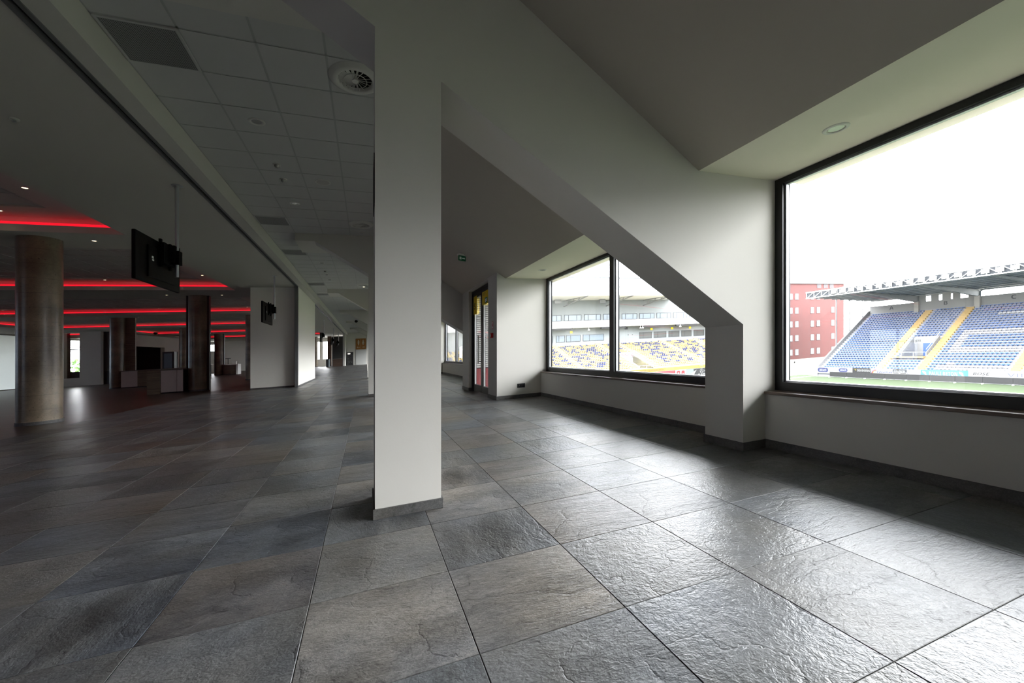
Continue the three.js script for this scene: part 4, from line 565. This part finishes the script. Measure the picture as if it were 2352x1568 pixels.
  wins.forEach(([a, b], k) => { const w = bigPart('box_window', [B(U1 - 0.06, U1, a, b, 1.75, 1.9), B(U1 - 0.06, U1, a, b, 3.2, 3.3), B(U1 - 0.06, U1, a, a + 0.12, 1.9, 3.2), B(U1 - 0.06, U1, b - 0.12, b, 1.9, 3.2), B(U1 - 0.06, U1, a + (b - a) * 0.3, a + (b - a) * 0.3 + 0.1, 1.9, 3.2)], MAT.darkFrame, t, lower); bigPart('pane', B(U1 - 0.03, U1 + 0.0, a + 0.12, b - 0.12, 1.9, 3.2), k > 3 && k < 9 ? MAT.darkDoor : MAT.farGlass, t, lower); });
  for (const v of [43.3, 54.4, 65.5, 71.8, 77.5]) bigPart('number_plate', B(U1 - 0.05, U1, v, v + 0.62, 3.7, 4.2), MAT.yellow, t, lower);
  bigPart('wall_vent', [B(U1 - 0.1, U1, 58, 58.8, 4.1, 4.7), B(U1 - 0.05, U1, 58.9, 59.1, 2.7, 2.9), B(U1 - 0.05, U1, 60.1, 60.3, 2.7, 2.9)], MAT.darkFrame, t, lower);
  // balcony with the upper boxes
  const U2 = 78, up = bigPart('balcony_fascia', [B(U2, U2 + 0.3, vA, vB, 4.8, 6.3), B(U2 + 0.3, U1 + 0.4, vA, vB, 4.8, 5.0), B(U2 + 0.3, U1, vA, vB, 6.2, 6.3)], MAT.fasciaWhite, t);
  let first = true;
  for (let v = 21; v < 84; v += 5.02) { const a = v, b = v + 4.35, U = U2 + 1.2; const w = bigPart('upper_window', [B(U - 0.06, U, a, b, 6.35, 6.5), B(U - 0.06, U, a, b, 7.65, 7.78), B(U - 0.06, U, a, a + 0.13, 6.5, 7.65), B(U - 0.06, U, b - 0.13, b, 6.5, 7.65), B(U - 0.06, U, a + 1.0, a + 1.12, 6.5, 7.65), B(U - 0.06, U, a + 3.1, a + 3.22, 6.5, 7.65)], MAT.darkFrame, t, up); bigPart('upper_pane', B(U - 0.03, U, a + 0.13, b - 0.13, 6.5, 7.65), MAT.farGlass, t, up); }
  bigPart('upper_wall', [B(U2 + 1.2, U2 + 1.6, vA, vB, 6.3, 11.3)], MAT.cladding, t);
  const seam = []; for (let v = vA; v < vB; v += 2.1) seam.push(B(U2 + 1.19, U2 + 1.2, v, v + 0.04, 7.8, 11)); bigPart('cladding_seams', seam, MAT.greyMetal, t);
  for (const [a, b] of [[37.2, 42.6], [49.8, 56.4], [60.9, 67.5], [71.0, 77.6]]) bigPart('patio_heater', [B(U2 - 0.1, U2 + 0.3, a, b, 4.35, 4.75)], MAT.boardBlack, t);
  for (const v of [46.5, 60.4, 61.0, 72.1, 82.6]) bigPart('balcony_lamp', [new THREE.ConeGeometry(0.28, 0.4, 12).translate(v, 4.35, -U2 + 0.2), cyl(0.03, 0.03, 0.3, v, 4.65, -U2 + 0.2, 6)], MAT.white, t);
  bigPart('roof', polyV([[70, 10.75], [80, 11.0], [84, 11.2], [84, 11.6], [70, 11.25]], vA, 70), MAT.fasciaWhite, t);
  for (const v of [40.5, 51.4, 61.7]) bigPart('roof_truss', [barB([79, v + 0.4, 9.6], [70.5, v + 1.5, 10.8], 0.14), barB([79, v + 0.4, 10.8], [70.5, v + 1.5, 10.85], 0.1), ...[0, 1, 2, 3].map((k) => barB([78 - k * 2, v + 0.5 + k * 0.25, 9.75 + k * 0.27], [77 - k * 2, v + 0.6 + k * 0.25, 10.85], 0.08))], MAT.greyMetal, t);
  for (const v of [38.5, 49.6]) bigPart('roof_speaker', RB(77, 77.6, v - 0.7, v + 0.7, 10.1, 10.85), MAT.greyMetal, t);
  const bld = big('white_tower_block', 'tall white building with small square windows behind the end stand', 'building', [92, 60, HG]); bigPart('wall', B(90, 110, 36, 96, HG, 18.1), MAT.fasciaWhite, bld); bigPart('roof_edge', B(89.8, 110, 36, 96, 18.1, 18.3), MAT.darkFrame, bld); for (const v of [62.9, 72.3, 77.3]) { const w = bigPart('window', [B(89.9, 90, v, v + 0.15, 15.9, 18.0 - 0.4), B(89.9, 90, v + 2.2, v + 2.35, 15.9, 17.6), B(89.9, 90, v, v + 2.35, 15.7, 15.9), B(89.9, 90, v, v + 2.35, 17.5, 17.6)], MAT.greyMetal, bld); bigPart('pane', B(89.95, 89.99, v + 0.15, v + 2.2, 15.9, 17.5), MAT.panelWhite, bld, w); }
  // boards in front
  const boardE = (label, v0, v1, h0, h1, mat) => { const b = big('advertising_board', label, 'advertising board', [63.5, (v0 + v1) / 2, h0]); bigPart('panel', B(63.5, 63.58, v0, v1, h0, h1), MAT.panelWhite, b); const g = new THREE.PlaneGeometry(v1 - v0, h1 - h0).translate((v0 + v1) / 2, (h0 + h1) / 2, -63.49).applyMatrix4(M4).translate(-b.base.x, -b.base.y, -b.base.z), q = new THREE.Mesh(g, mat); q.name = 'print'; b.add(q); };
  boardE('long red board with white lettering below the yellow parapet', 42, 57.6, -6.9, -5.0, boardMat(1024, 128, (x, w, h) => { x.fillStyle = '#e23a4c'; x.fillRect(0, 0, w, h); x.fillStyle = '#fff'; fitText(x, 'gilen immobilien', 690, 74, 540, 84); }));
  boardE('white board with two red rounded letters right of the red board', 57.65, 60.3, -6.9, -5.0, boardMat(200, 150, (x, w, h) => { x.fillStyle = '#f4f2f2'; x.fillRect(0, 0, w, h); x.fillStyle = '#d62c40'; x.beginPath(); x.roundRect(24, 16, 62, 120, 20); x.roundRect(112, 16, 62, 120, 20); x.fill(); x.fillStyle = '#f4f2f2'; x.fillRect(44, 40, 26, 70); x.fillRect(132, 60, 26, 14); x.fillRect(132, 90, 26, 46); }));
  boardE('dark grey board with a white winged emblem, a ringed star and lettering', 60.4, 70, -6.9, -5.0, boardMat(1024, 200, (x, w, h) => { x.fillStyle = '#33363c'; x.fillRect(0, 0, w, h); x.fillStyle = '#bcd4e6'; x.fillRect(6, 6, 190, h - 12); x.fillStyle = '#fff'; for (let k = 0; k < 4; k++) { x.beginPath(); x.moveTo(90 + k * 14, 190 - k * 34); x.quadraticCurveTo(140, 60 + k * 20, 290 - k * 26, 30 + k * 30); x.quadraticCurveTo(180, 100 + k * 20, 130, 190); x.fill(); } x.strokeStyle = '#fff'; x.lineWidth = 7; x.beginPath(); x.arc(420, 60, 44, 0, 7); x.stroke(); for (let k = 0; k < 3; k++) { const a = -Math.PI / 2 + k * 2.094; x.beginPath(); x.moveTo(420, 60); x.lineTo(420 + 44 * Math.cos(a), 60 + 44 * Math.sin(a)); x.stroke(); } x.fillStyle = '#fff'; fitText(x, 'Mercedes-Benz', 640, 62, 300, 44, 'normal'); fitText(x, 'CLAES & ZONEN', 590, 148, 560, 80); }));
}
// ---- red brick hotel block at the corner
{
  const t = big('brick_building', 'red brick building with rows of small windows beside the long stand', 'building', [66, 102, HG]);
  bigPart('base_wall', B(66.02, 77, 89, 113, HG - 0.3, -5.05), MAT.baseWall, t); const w = bigPart('brick_wall', B(66, 77, 89, 113, -5.05, 12.75), MAT.brick, t); bigPart('roof_edge', B(65.7, 77.2, 88.8, 113.3, 12.75, 13.0), MAT.darkFrame, t);
  for (const h of [9.72, 6.42, 3.2, -0.1, -3.42]) for (const v of [90.5, 93.85, 95.9, 101.3, 103.45, 108.75]) { if (h > 9 && v > 105) continue; const f = bigPart('window', [B(65.96, 66.0, v - 0.6, v - 0.5, h - 0.72, h + 0.72), B(65.96, 66.0, v + 0.5, v + 0.6, h - 0.72, h + 0.72), B(65.96, 66.0, v - 0.6, v + 0.6, h + 0.62, h + 0.72), B(65.93, 66.0, v - 0.65, v + 0.65, h - 0.75, h - 0.65)], MAT.darkFrame, t); bigPart('pane', B(65.97, 65.995, v - 0.5, v - 0.05, h - 0.65, h + 0.62), MAT.farGlass, t, f); bigPart('curtain', B(65.97, 65.995, v - 0.05, v + 0.5, h - 0.65, h + 0.62), MAT.panelWhite, t, f); }
  for (const v of [103.7, 106.1, 108.3]) bigPart('vent', [...Array(6)].map((_, k) => B(65.94, 66, v - 0.75, v + 0.75, 11.75 + k * 0.17, 11.86 + k * 0.17)), MAT.darkFrame, t);
  bigPart('door', B(65.96, 66.02, 91.3, 92.45, HG, -5.9), MAT.darkFrame, t); bigPart('wall_lamp', RB(65.85, 66.02, 95.0, 95.25, -5.9, -5.6), MAT.black, t);
}
// ---- outside the glazed door: louvred end wall above a red panel, red landing, open to the stand
{
  const t = big('louvre_screen', 'white horizontal louvre screen above a red panel outside the glazed door', 'screen', [10.2, 3.2, 0]);
  for (let k = 0; k < 38; k++) { const h = 0.55 + k * 0.053; bigPart(k ? 'slat_' + String(k).padStart(3, '0') : 'slat', B(10.12, 10.15, 2.57, 4.6, h, h + 0.033), MAT.louvre, t); }
  for (const v of [2.62, 3.5, 4.5]) bigPart('post', B(10.16, 10.2, v, v + 0.05, 0, 2.58), MAT.greyMetal, t);
  bigPart('added_gap_board', B(10.2, 10.26, 2.57, 4.6, 0, 2.58), MAT.darkDoor, t);  // dark board added behind the slats, puts shade into their gaps
  bigPart('red_panel', B(10.1, 10.15, 2.57, 4.6, 0, 0.52), MAT.redPanel, t);
  struct('landing', B(7.7, 10.27, 2.58, 4.6, -0.3, -0.001), MAT.redPanel);
}
// ---- tree outside the hall niche
{
  const t = big('tree', 'pale green tree seen through the narrow hall window', 'tree', [60, -31, -8]); const trunk = bigPart('trunk', [barB([60, -31, -8], [60, -31, -1], 0.25, 10), barB([60, -31, -3], [60.6, -30, 1], 0.12, 8), barB([60, -31, -3], [59.6, -32, 0.6], 0.12, 8)], MAT.bark, t);
  const lf = []; for (let k = 0; k < 900; k++) { const a = rnd() * 6.283, b = Math.acos(2 * rnd() - 1), r = 2.3 * Math.cbrt(rnd()) + 0.1; const g = new THREE.PlaneGeometry(0.32, 0.2).rotateX(rnd() * 3).rotateY(rnd() * 6); lf.push(g.translate(-31 + r * Math.sin(b) * Math.cos(a), 0 + r * Math.cos(b), -60 + r * Math.sin(b) * Math.sin(a))); }
  const c = bigPart('foliage', lf, MAT.leaf, t); c.userData.kind = 'stuff';
}

scene.traverse((o) => { if (o.isMesh) { o.castShadow = true; o.receiveShadow = true; } if (o.isSpotLight) o.castShadow = true; });
renderer.render(scene, camera);
